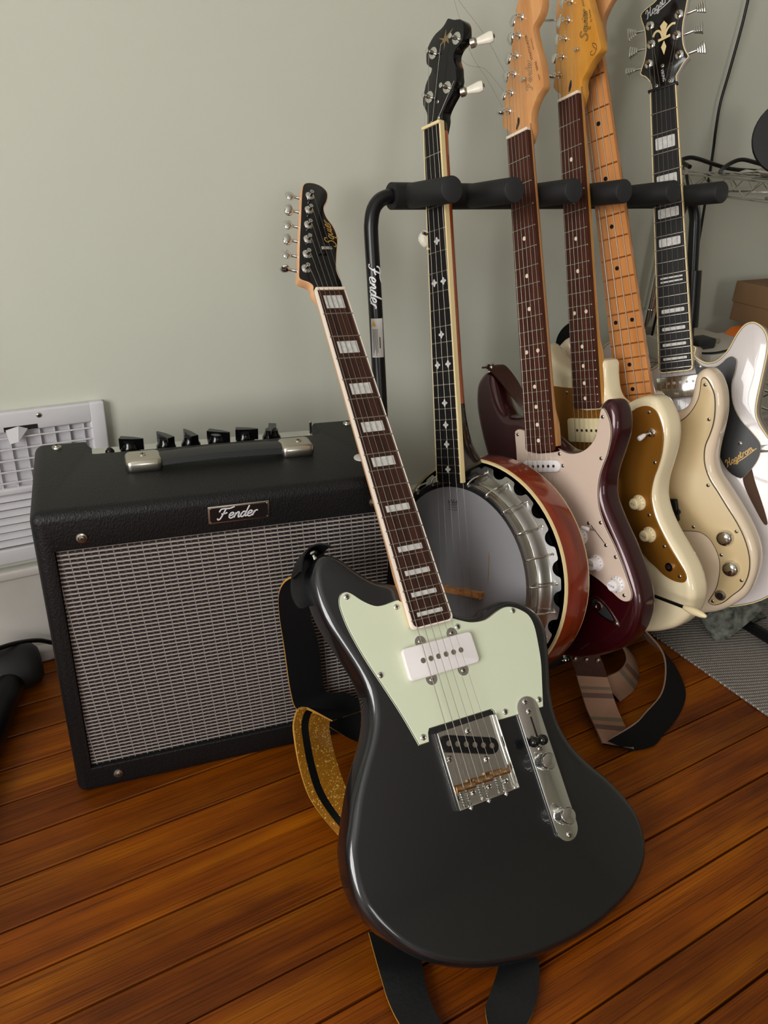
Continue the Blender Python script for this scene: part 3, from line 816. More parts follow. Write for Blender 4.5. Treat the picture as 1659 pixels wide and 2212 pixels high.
def lift(pts, y0, span, up):
    return [(x, y + (up * min(1.0, (y0 - y) / span) if y < y0 else 0)) for x, y in pts]
def neck_set(r, sc, nf, w0, w1, end, board, neckm, bind=None, bw=.0016, zt=.0065, secs=None, nutm='bone', nut_h=.0018, fret='nickel', nut_w=None, fw=.0022, extra=0.0, sq=.75):
    fd = lambda n: sc * (1 - 2 ** (-n / 12))
    hw = lambda d: .5 * (w0 + (w1 - w0) * d / fd(nf))
    # neck back
    secs = secs or [(.012, .014), (-.02, .0135), (-.2, .0145), (-.34, .016), (-.385, .019)]
    b = B(); n = 13; v = []
    ys = catmull([tuple(s) for s in secs], 4, False)
    for y, dep in ys:
        w = hw(max(0, -y)) - .0002 + extra
        for i in range(n):
            a = math.pi * i / (n - 1); c, s_ = math.cos(a), math.sin(a)
            v.append((w * (abs(c) ** sq) * (1 if c > 0 else -1), y, -zt - dep * (s_ ** .8)))
    f = []
    for k in range(len(ys) - 1):
        for i in range(n - 1):
            f.append((k * n + i, k * n + i + 1, (k + 1) * n + i + 1, (k + 1) * n + i))
        f.append((k * n + n - 1, k * n, (k + 1) * n, (k + 1) * n + n - 1))
    b.add(v, f, 0, True); b.add(v, [tuple(range(n)), tuple(range((len(ys) - 1) * n, len(ys) * n))], 0, False)
    nk = b.build('neck', neckm, r)
    # fretboard
    q = bw if bind else 0.0
    rc = .006
    def outline(ins, e):
        a, c = hw(0) - ins, hw(e) - ins
        pts = [(-a, 0), (a, 0), (c, -(e - rc))]
        for k in range(5):
            an = math.pi / 2 * k / 4; pts.append((c - rc + rc * math.cos(an), -(e - rc) - rc * math.sin(an)))
        for k in range(5):
            an = math.pi / 2 * (1 + k / 4); pts.append((-(c - rc) + rc * math.cos(an), -(e - rc) - rc * math.sin(an)))
        pts.append((-c, -(e - rc)))
        return pts
    fb = B().prism(outline(q, end - q), -zt, 0).build('fretboard', board, r)
    if bind:
        po, pi_ = outline(0, end), outline(q, end - q); m_ = len(po)
        bb_ = B(); z0, z1 = -zt, .0001
        vv = [(x, y, z1) for x, y in po] + [(x, y, z1) for x, y in pi_] + [(x, y, z0) for x, y in po] + [(x, y, z0) for x, y in pi_]
        ff = []
        for i in range(m_):
            j = (i + 1) % m_
            if i == 0: continue
            ff += [(i, m_ + i, m_ + j, j), (i, j, 2 * m_ + j, 2 * m_ + i), (m_ + i, 3 * m_ + i, 3 * m_ + j, m_ + j)]
        bb_.add(vv, ff); bb_.build('binding', bind, fb)
    for k in range(1, nf + 1):
        d = fd(k); w = hw(d) - (.0002 if not bind else .0004); hh = .0011
        fv = [(-w, -d - fw / 2, 0), (w, -d - fw / 2, 0), (w, -d + fw / 2, 0), (-w, -d + fw / 2, 0), (-w + .0006, -d - fw * .2, hh), (w - .0006, -d - fw * .2, hh), (w - .0006, -d + fw * .2, hh), (-w + .0006, -d + fw * .2, hh)]
        B().add(fv, [(4, 5, 6, 7), (0, 1, 5, 4), (1, 2, 6, 5), (2, 3, 7, 6), (3, 0, 4, 7)]).build('fret', fret, fb)
    nw = nut_w or hw(0)
    B().box((-nw, 0, -zt), (nw, .0042, nut_h), bev=.0008).build('nut', nutm, r)
    return nk, fb, fd, hw
def dots(fb, fd, frets, xs12, matl, rad=.0032):
    b = B(); b.lathe([(rad, 0), (rad, .0003), (.0001, .0003)], 16); me = shared('inlay', b, [matl])
    for k in frets:
        y = -(fd(k - 1) + fd(k)) / 2
        for x in (xs12 if k == 12 else (0,)):
            inst('inlay', me, fb, tr(x, y, 0))
def strings(r, n, xb, yb, zb, xn, posts, zpost, gauges, tree=None):
    for i in range(n):
        t = i / (n - 1)
        p = [(xb[0] + (xb[1] - xb[0]) * t, yb, zb), (xn[0] + (xn[1] - xn[0]) * t, .001, .0016)]
        px, py = posts[i]
        p.append((px / 1000 + .0025, py / 1000 - .002, zpost))
        g = gauges[0] + (gauges[1] - gauges[0]) * (t ** .8)
        B().tube(p, g, 6).build('string', 'steel', r)
POST = None
def tuners(head, posts, z, keydir, klen, kz, key='oval', bush=.0052, hgt=.010, mesh_mat='chrome', keyoff=(0, 0), krot=0.0):
    b = B(); b.lathe([(bush, 0), (bush, .0010), (bush * .8, .0020), (bush * .55, .0024), (.0030, .0026), (.0027, hgt * .6), (.0023, hgt * .72), (.0030, hgt), (.0010, hgt), (.0010, hgt * .7)], 16)
    pm = shared('tuning_post', b, [mesh_mat])
    k = B(); L = klen
    k.lathe([(.0032, 0), (.0032, .006), (.0022, .0075), (.0022, L - .006)], 10)
    if key == 'oval':
        T = Matrix.Translation((0, 0, L)) @ Matrix.Diagonal((.0085, .0036, .0072, 1))
        k.lathe([(.0001, -1), (.45, -.9), (.8, -.6), (.97, -.25), (1, 0), (.97, .25), (.8, .6), (.45, .9), (.0001, 1)], 14, T=T)
    elif key == 'paddle':
        T = Matrix.Translation((0, 0, L + .006)) @ Matrix.Diagonal((.013, .0022, .012, 1))
        k.lathe([(.0001, -1), (.6, -.85), (.95, -.3), (1, .3), (.75, .85), (.0001, 1)], 14, T=T)
    elif key == 'stair':
        for q in range(4):
            w = .0045 + q * .0016; z0 = L - .006 + q * .0034
            k.box((-w, -.0028 - q * .0005, z0), (w, .0028 + q * .0005, z0 + .0030), bev=.0006)
    km = shared('tuning_key', k, [mesh_mat])
    for i, (x, y) in enumerate(posts):
        inst('tuning_post', pm, head, tr(x / 1000, y / 1000, z))
        kd = keydir(i) if callable(keydir) else keydir
        inst('tuning_key', km, head, aim((x / 1000 + keyoff[0], y / 1000 + keyoff[1], kz), kd) @ Matrix.Rotation(krot + (1.5, 0.25, -0.2, 0.1, -0.3, 0.2)[i % 6], 4, 'Z'))
def guard(r, outline, z0, z1, m, sub=3, edge='ply', name='pickguard', smooth=True, ew=.0008):
    poly = untangle(catmull(mm(outline), sub)) if smooth else mm(outline)
    b = B(); n = len(poly)
    area = sum(poly[i][0] * poly[(i + 1) % n][1] - poly[(i + 1) % n][0] * poly[i][1] for i in range(n))
    if area < 0: poly = poly[::-1]
    rings = [(offset(poly, -ew * .5), z0), (offset(poly, -ew * .3), z0 + (z1 - z0) * .45), (untangle(offset(poly, ew * .4)), z0 + (z1 - z0) * .75), (untangle(offset(poly, ew)), z1)]
    v = []
    for pl, z in rings: v += [(x, y, z) for x, y in pl]
    b.add(v, [tuple(3 * n + i for i in range(n))], 0)
    for k in range(3):
        for i in range(n):
            j = (i + 1) % n
            b.f.append((k * n + i, k * n + j, (k + 1) * n + j, (k + 1) * n + i)); b.m.append((0, 1, 0)[k]); b.s.append(False)
    return b.build(name, [m, edge], r)
def disc_knob(kind):
    b = B()
    if kind == 'numbered':
        b.lathe([(.0125, 0), (.0125, .0022), (.0118, .0034), (.0095, .0048), (.0086, .006), (.0080, .0138), (.0068, .0152), (.0001, .0152)], 26)
        for k in range(11):
            a = math.radians(-140 + 28 * k)
            b.box((-.0003, -.0011, -.0001), (.0003, .0011, .0002), 1, T=Matrix.Rotation(a, 4, 'Z') @ Matrix.Translation((0, .0108, .0041)) @ Matrix.Rotation(math.radians(-35), 4, 'X'))
        for k in range(24):
            a = 2 * math.pi * k / 24
            b.box((.0078, -.0004, .0062), (.0087, .0004, .0135), 0, T=Matrix.Rotation(a, 4, 'Z'))
    elif kind == 'dome':
        n = 40; b.lathe([(.0095, 0), (.0095, .001), (.0092, .0012)], n)
        prof = [(.0093, .0012), (.0093, .0150), (.0090, .0160)]
        b.lathe([(.0092, .0012), (.0092, .0155)], n)
        for k in range(36):
            a = 2 * math.pi * k / 36
            for s_ in (.55, -.55):
                b.box((.0090, -.00035, -.0072), (.0098, .00035, .0072), 0, T=Matrix.Rotation(a, 4, 'Z') @ Matrix.Translation((0, 0, .0083)) @ Matrix.Rotation(s_ * .5, 4, 'X'))
        b.lathe([(.0097, .0155), (.0097, .0172), (.0088, .0186), (.0040, .0193), (.0001, .0194)], n)
    elif kind == 'flat_dome':
        b.lathe([(.0128, 0), (.0128, .008), (.0126, .0098), (.0110, .0125), (.0075, .0145), (.0001, .0152)], 28)
    return b
KN_WHITE = shared('knob', disc_knob('numbered'), ['white', 'dark_ink'])
KN_CREAM = shared('knob', disc_knob('numbered'), ['cream', 'dark_ink'])
KN_DOME = shared('knob', disc_knob('dome'), ['chrome'])
KN_FLAT = shared('knob', disc_knob('flat_dome'), ['chrome'])
STRAP_BUTTON = shared('strap_button', B().lathe([(.007, 0), (.0065, .0015), (.0035, .004), (.0035, .009), (.0075, .011), (.0078, .013), (.005, .0145), (.0001, .015)], 16), ['chrome'])
BODY_T = -.013

# ---- the charcoal offset guitar leaning on the amplifier
def offset_guitar():
    r = root('electric_guitar', 'offset', -848)
    out = catmull(mm(lift([(-37, -400), (-52, -394), (-70, -378), (-86, -360), (-101, -351), (-114, -353), (-124, -363), (-129, -378), (-130, -404), (-125, -434), (-115, -463), (-105, -492), (-100, -518), (-103, -544), (-114, -568), (-131, -593), (-148, -620), (-161, -647), (-171, -669), (-175, -692), (-175, -715), (-169, -736), (-156, -760), (-142, -779), (-125, -796), (-105, -811), (-80, -825), (-47, -838), (-2, -849), (40, -853), (83, -853), (122, -848), (158, -838), (185, -823), (203, -804), (211, -781), (211, -756), (202, -731), (184, -701), (162, -673), (147, -645), (141, -616), (145, -583), (155, -555), (165, -525), (169, -504), (166, -486), (156, -472), (141, -461), (127, -456), (112, -455), (94, -459), (77, -466), (59, -464), (42, -455), (28, -440), (0, -425), (-22, -406)], -740, 110, 4)), 3)
    B().slab(out, BODY_T, BODY_T - .043, .0115, seg=6).build('body', 'charcoal', r)
    g = guard(r, [(-58, -592), (-45, -592), (-42.6, -582), (-40, -578), (48, -579), (51, -582), (51.5, -594), (80, -595)]
              + catmull([(121, -596), (132, -566), (140, -543), (145, -520), (148, -498), (145, -483), (135, -473), (124, -467), (113, -465), (99, -468), (80, -474), (60, -473), (44, -467), (29, -459)], 4, False)
              + catmull([(-29, -427), (-33, -425), (-52, -427), (-64, -425), (-77, -416), (-87, -406), (-94, -402), (-101, -404), (-105, -411), (-106, -423), (-103, -447), (-94, -481), (-81, -518), (-68, -556), (-59, -588)], 4, False), BODY_T, -.0103, 'mint', smooth=False)
    screws(g, [(-95, -408), (-36, -433), (123, -472), (37, -474), (-81, -505), (-51, -585), (65, -587), (118, -586)], -.0103)
    nk, fb, fd, hw = neck_set(r, .6477, 21, .0432, .0570, .4655, 'rosewood', 'maple_pale', 'binding_white', .0019, secs=[(.003, .013), (-.02, .0135), (-.2, .0145), (-.345, .016), (-.385, .021), (-.40, .0225), (-.46, .0225)])
    for k in (1, 3, 5, 7, 9, 12, 15, 17, 19, 21):
        y0, y1 = -fd(k - 1), -fd(k); c, l = (y0 + y1) / 2, (y0 - y1); w = hw(-c) * .63; q = l * (.27 if k < 12 else .22)
        B().box((-w, c - q, -.0003), (w, c + q, .0003)).build('inlay', 'pearl', fb)
    head = catmull(mm([(9, -16), (17.5, -5), (23.6, 6), (25.5, 18), (24, 28), (24, 40), (28, 53), (34, 71), (39, 84), (41, 98), (39, 112), (34, 124), (33, 135), (35, 143), (41, 151), (46, 161), (47, 170), (42, 178), (33, 183), (22, 184), (14, 181), (9, 173), (2, 153), (-8, 121), (-19, 87), (-32, 43), (-36.5, 27), (-33, 22), (-24, 18), (-20, 13), (-21.6, 5), (-17.5, -5), (-9, -16)]), 3)
    hd = B().slab(head, -.0095, -.0245, .0012, 0, 1, seg=2).build('headstock', ['black_gloss', 'maple_pale'], r)
    posts = [(-22, 40), (-14, 63), (-6, 87), (1.5, 111), (9.5, 136), (17.5, 160)]
    tuners(hd, posts, -.0095, (-.97, .24, 0), .027, -.018, bush=.0066)
    b = B(); b.tube([(.009, .068, -.0095), (.009, .068, -.002)], .0016, 8); b.box((.0065, .0655, -.0030), (.0225, .0705, -.0010), T=None, bev=.0007); b.build('string_tree', 'chrome', hd)
    b = B(); b.tube([(.015, .068, -.0095), (.015, .068, -.0025)], .0026, 8); b.build('string_tree_post', 'chrome', hd)
    T = tr(.0335, .0775, -.0092) @ Matrix.Rotation(math.radians(88), 4, 'Z')
    b = B(); script(b, 'Squier', T, .0132, .115); b.build('lettering', 'gold_ink', hd)
    strings(r, 6, (-.0262, .0262), -.650, .0022, (-.0178, .0178), posts, -.0025, (.00052, .00020))
    # neck pickup
    pu = B(); pu.slab(rrect(-.049, -.522, .0492, -.4833, .005), -.0035, -.0104, .0014, seg=3)
    pu = pu.build('pickup', 'white', r)
    pm = shared('pole_piece', B().lathe([(.0032, 0), (.0032, .0006), (.0001, .0006)], 16), ['nickel'])
    for i in range(6): inst('pole_piece', pm, pu, tr(-.0262 + i * .0107, -.5025, -.0036))
    em = B(); em.lathe([(.0075, 0), (.0075, .0006), (.0001, .0006)], 18); em = shared('mounting_ear', em, ['chrome'])
    for x, y in ((-19, -480.5), (26, -480.5), (-19, -525), (26, -525)):
        inst('mounting_ear', em, pu, tr(x / 1000, y / 1000, -.0104)); inst('screw', SCREW_S, pu, tr(x / 1000, y / 1000 + (.001 if y > -500 else -.001), -.0098))
    # bridge tray
    x0, x1, y0, y1 = -.0355, .0485, -.6725, -.5855; z = -.0115
    b = B(); b.box((x0, y0, z - .0012), (x1, y1, z)); w = .0014; ht = .0075
    b.box((x0, y0, z), (x0 + w, y1, z + ht), bev=.0005); b.box((x1 - w, y0, z), (x1, y1, z + ht), bev=.0005); b.box((x0, y0, z), (x1, y0 + w, z + ht), bev=.0005)
    br = b.build('bridge_plate', 'chrome', r)
    pk = []
    ca, sa = math.cos(math.radians(-18.5)), math.sin(math.radians(-18.5))
    for k in range(9):
        a = math.pi / 2 + math.pi * k / 8; pk.append((-.029 + .0095 * math.cos(a), .0095 * math.sin(a)))
    for k in range(9):
        a = -math.pi / 2 + math.pi * k / 8; pk.append((.029 + .0095 * math.cos(a), .0095 * math.sin(a)))
    pk = [(.0035 + x * ca - y * sa, -.6092 + x * sa + y * ca) for x, y in pk]
    bp = B().slab(pk, -.0065, -.0114, .001, seg=2).build('bridge_pickup', 'black', r)
    for i in range(6):
        x = -.0285 + i * .0114
        inst('pole_piece', pm, bp, tr(.0035 + x * ca, -.6092 + x * sa, -.0066))
    screws(br, [(8, -594), (-26, -617), (21, -631), (-31, -660), (-9, -660), (13, -660), (37, -661)], -.0113)
    for i, (xa, xb) in enumerate(((-.0335, -.0090), (-.0085, .0155), (.016, .0405))):
        yy = -.650 + (i - 1) * .0006
        B().tube([(xa, yy + .0009, -.0035), (xb, yy - .0009, -.0035)], .0036, 14).build('saddle', 'brass', br)
        xm = (xa + xb) / 2
        b = B(); b.tube([(xm, yy - .002, -.0045), (xm, y0 - .003, -.0045)], .0012, 8)
        hp = [(xm + .0024 * math.cos(q * 1.05), yy - .0045 - q * .00048, -.0045 + .0024 * math.sin(q * 1.05)) for q in range(34)]
        b.tube(hp, .0005, 5); b.lathe([(.0028, 0), (.0028, .0014), (.0001, .002)], 10, T=aim((xm, y0, -.0045), (0, -1, 0)))
        b.build('intonation_screw', 'chrome', br)
        for dx in (-.0055, .0055):
            B().tube([(xm + dx, yy, -.009), (xm + dx, yy, .0035)], .0012, 7).build('height_screw', 'chrome', br)
    # control plate
    cx, ya, yb = .0972, -.593, -.7335; rr = .0158; pts = []
    for k in range(13):
        a = math.pi * k / 12; pts.append((cx + rr * math.cos(a), ya + rr * math.sin(a)))
    for k in range(13):
        a = math.pi + math.pi * k / 12; pts.append((cx + rr * math.cos(a), yb + rr * math.sin(a)))
    cp = B().slab(pts, -.0090, BODY_T, .0006, seg=2).build('control_plate', 'chrome', r)
    B().box((cx - .0012, -.628, -.0091), (cx + .0012, -.602, -.0088), 0).build('switch_slot', 'dark', cp)
    screws(cp, [(96, -583), (97, -595), (96, -640), (97, -742)], -.0090)
    for x, y in ((.094, -.6555), (.096, -.7195)): inst('knob', KN_DOME, r, tr(x - .003, y + .0005, -.0090))
    b = B(); b.tube([(.0965, -.625, -.012), (.0895, -.629, .001)], .0014, 8, 1)
    b.box((.0845, -.6335, -.0015), (.0930, -.6265, .0075), 0, bev=.002)
    T1 = tr(.0815, -.6295, .0035) @ Matrix.Diagonal((.0068, .0066, .0068, 1)); T2 = tr(.0945, -.6305, .0035) @ Matrix.Diagonal((.0068, .0066, .0068, 1))
    sph = [(.0001, -1), (.5, -.87), (.87, -.5), (1, 0), (.87, .5), (.5, .87), (.0001, 1)]
    b.lathe(sph, 14, 0, T1); b.lathe(sph, 14, 0, T2)
    b.build('selector_switch', ['black_gloss', 'chrome'], r)
    inst('strap_button', STRAP_BUTTON, r, aim((.008, -.845, -.036), (0.0, -1, 0)))
    inst('strap_button', STRAP_BUTTON, r, aim((-.110, -.355, -.036), (-.2, 1, 0)))
    inst('strap_button', shared('output_jack', B().lathe([(.010, 0), (.0095, .002), (.005, .0025), (.005, .001), (.0001, .001)], 16), ['chrome']), r, aim((.2115, -.770, -.036), (1, 0, 0))).name = 'output_jack'
    tag(r, 'charcoal offset electric guitar with mint pickguard leaning against the amplifier', 'guitar')
    return r
offset_guitar()

# ---- wine red double cutaway guitar
def double_cut():
    r = root('electric_guitar', 'double_cut', -797)
    out = catmull(mm(lift([(-75, -411), (-88, -401), (-98, -381), (-102, -360), (-106, -341), (-115, -333), (-128, -335), (-143, -347), (-150, -365), (-152, -392), (-146, -431), (-138, -462), (-128, -495), (-122, -525), (-124, -555), (-134, -590), (-148, -630), (-158, -670), (-158, -705), (-148, -740), (-125, -772), (-90, -795), (-45, -808), (5, -811), (48, -804), (85, -790), (114, -773), (138, -748), (153, -715), (157, -690), (155, -668), (147, -641), (136, -612), (123, -584), (112, -560), (106, -541), (106, -520), (112, -498), (123, -475), (133, -451), (137, -430), (135, -412), (129, -401), (121, -397), (113, -399), (106, -407), (101, -421), (96, -438), (89, -452), (79, -463), (64, -469), (47, -470), (31, -466), (10, -452), (-20, -428), (-49, -414)], -690, 120, 14)), 3)
    B().slab(out, BODY_T, BODY_T - .044, .0125, seg=6).build('body', 'wine', r)
    g = guard(r, [(-60, -439), (-56, -432), (-48, -431), (-36, -434), (-28, -436), (-28, -468), (28, -468), (28, -464), (45, -471), (61, -472), (77, -468), (90, -460), (100, -448), (107, -428), (111, -413), (115, -409), (120, -414), (126, -430), (126, -450), (118, -475), (106, -497), (99, -518), (97, -539), (99, -557), (107, -580), (121, -606), (133, -634), (143, -662), (146, -674), (144, -683), (138, -687), (130, -687), (120, -682), (101, -668), (84, -658), (60, -650), (30, -652), (-30, -640), (-62, -610), (-68, -560), (-60, -478)], BODY_T, -.0105, 'parchment')
    screws(g, [(-53, -439), (115, -421), (31, -472), (108, -480), (100, -574), (123, -623), (134, -678), (78, -576), (107, -607), (-60, -520), (-62, -600)], -.0105, SCREW_S)
    nk, fb, fd, hw = neck_set(r, .648, 21, .0416, .0556, .4665, 'rosewood_red', 'maple', secs=[(.010, .013), (-.02, .0135), (-.2, .0145), (-.345, .016), (-.40, .0185), (-.425, .026), (-.46, .027)])
    dots(fb, fd, (3, 5, 7, 9, 12, 15, 17, 19, 21), (-.0115, .0115), 'bone', .0031)
    head = catmull(mm([(9, -16), (17.5, -5), (20.6, 4), (20, 14), (22, 24), (27, 33), (34, 41), (41, 46), (47, 50.5), (47.5, 60), (45, 84), (41, 101), (37, 119), (35, 131), (36, 136), (40, 139), (46, 143), (52, 150), (55.5, 160), (54, 171), (48, 181), (38, 188), (27, 190), (18, 187), (11, 181), (5, 172), (-1, 150), (-13, 108), (-22, 84), (-30, 58), (-37, 32), (-37, 27), (-32, 20), (-25, 15), (-21, 6), (-17.5, -5), (-9, -16)]), 3)
    hd = B().slab(head, -.0095, -.0245, .0015, 0, 0, seg=2).build('headstock', ['maple', 'maple'], r)
    posts = [(-22, 43), (-15, 66), (-6.5, 89), (0, 112), (7.5, 136), (15, 158)]
    tuners(hd, posts, -.0095, (-.96, .28, 0), .023, -.017, bush=.0056)
    B().box((-.0025, .0705, -.0095), (.0065, .0745, -.0035), bev=.001, T=tr(.012, 0, 0)).build('string_tree', 'chrome', hd)
    B().slab(catmull(mm([(-4, 27), (-1.6, 24), (-3, 17), (-7.5, 11.5), (-9.5, 13), (-7, 20)]), 4), -.0088, -.0096, .0003, seg=2).build('truss_rod_plug', 'skunk', hd)
    T = tr(.0265, .0555, -.0093) @ Matrix.Rotation(math.radians(88), 4, 'Z')
    b = B(); script(b, 'Fender', T, .0115, .16, mi=0); script(b, 'Fender', T @ tr(0, 0, .0001), .0115, .07, mi=1); b.build('lettering', ['dark_ink', 'maple_pale'], hd)
    b = B(); block_text(b, 'STRATOCASTER', tr(.0255, .1120, -.0092) @ Matrix.Rotation(math.radians(103), 4, 'Z'), .0052); block_text(b, 'Squier', tr(.0405, .0655, -.0092) @ Matrix.Rotation(math.radians(99), 4, 'Z'), .0034); block_text(b, 'SERIES', tr(.0375, .0820, -.0092) @ Matrix.Rotation(math.radians(101), 4, 'Z'), .0050); block_text(b, 'MADE IN MEXICO', tr(.0325, .1135, -.0092) @ Matrix.Rotation(math.radians(101), 4, 'Z'), .0022); b.build('lettering', 'dark_ink', hd)
    strings(r, 6, (-.0265, .0265), -.646, .0015, (-.0175, .0175), posts, -.0025, (.00042, .00017))
    for pts in ([(-27, 48, -3), (-55, 100, -2), (-84, 151, 0), (-107, 236, 4)], [(-15, 91, -3), (-22, 103, -2), (-50, 159, 0), (-98, 232, 4)], [(-23, 70, -3), (-49, 107, 0), (-62, 119, 2), (-73, 124, 3), (-88, 133, 5), (-102, 148, 6)]):
        B().tube(catmull([tuple(c / 1000 for c in p) for p in pts], 5, False), .00022, 5).build('loose_string_end', 'steel', hd)
    # single coils
    pm = shared('pole_piece', B().lathe([(.0024, 0), (.0024, .0007), (.0001, .0007)], 12), ['steel'])
    for yc, ang in ((-.490, 0), (-.5475, 0), (-.603, -9)):
        pl = []
        for k in range(9):
            a = math.pi / 2 + math.pi * k / 8; pl.append((-.029 + .0092 * math.cos(a), .0092 * math.sin(a)))
        for k in range(9):
            a = -math.pi / 2 + math.pi * k / 8; pl.append((.029 + .0092 * math.cos(a), .0092 * math.sin(a)))
        Rm = tr(-.0045, yc, 0) @ Matrix.Rotation(math.radians(-ang), 4, 'Z')
        p = B().slab(pl, -.0055, -.0106, .001, seg=2, T=Rm).build('pickup', 'white', r)
        for i in range(6): inst('pole_piece', pm, p, Rm @ tr(-.0265 + i * .0106, 0, -.0056))
        for x in (-.0405, .0405): inst('screw', SCREW_S, p, Rm @ tr(x, 0, -.0105))
    for x, y, t_ in ((62, -597, 'VOLUME'), (88, -635, 'TONE'), (124, -663, 'TONE')):
        k = inst('knob', KN_WHITE, r, tr(x / 1000, y / 1000, -.0105) @ Matrix.Rotation(.7, 4, 'Z'))
        b = B(); block_text(b, t_, tr(x / 1000, y / 1000, -.0105 + .0154) @ Matrix.Rotation(math.radians(-14), 4, 'Z'), .0042); o = b.build('lettering', 'dark_ink', r)
    B().box((-.0006, -.017, -.0106), (.0006, .017, -.0103), T=tr(.0935, -.5915) @ Matrix.Rotation(math.radians(42), 4, 'Z')).build('switch_slot', 'dark', g)
    b = B(); b.tube([(.089, -.586, -.011), (.0885, -.582, .002)], .0012, 8, 1); b.lathe([(.0001, 0), (.0030, .001), (.0036, .006), (.0030, .012), (.0001, .0135)], 12, 0, aim((.0905, -.583, .0035), (-.9, .3, .35))); b.build('selector_switch', ['white', 'steel'], r)
    # boat jack plate
    Tj = tr(.0955, -.7085) @ Matrix.Rotation(math.radians(-36), 4, 'Z')
    ou = catmull([(-.031, .002), (-.024, .0095), (-.008, .0115), (.012, .008), (.031, 0), (.012, -.0085), (-.008, -.0115), (-.024, -.0095), (-.031, -.002)], 3)
    jp = B(); jp.slab(ou, BODY_T + .0012, BODY_T, .0005, seg=2, T=Tj)
    inn = [(x * .72 - .003, y * .68) for x, y in ou]
    jp.prism(inn, BODY_T + .0012, BODY_T + .0014, 1, T=Tj)
    jo = jp.build('jack_plate', ['chrome', 'smoke'], r)
    B().lathe([(.0075, 0), (.0068, .0025), (.0038, .003), (.0038, .0015), (.0001, .0015)], 16, T=Tj @ tr(-.012, 0, BODY_T + .001)).build('jack', 'chrome', jo)
    inst('screw', SCREW_S, jo, Tj @ tr(.0255, 0, BODY_T + .0011)); 
    B().box((-.034, -.672, -.013), (.034, -.638, -.0105), bev=.001).build('bridge_plate', 'chrome', r)
    inst('strap_button', STRAP_BUTTON, r, aim((-.01, -.797, -.036), (0, -1, 0)))
    tag(r, 'wine red double cutaway guitar with parchment pickguard between banjo and cream guitar', 'guitar')
double_cut()

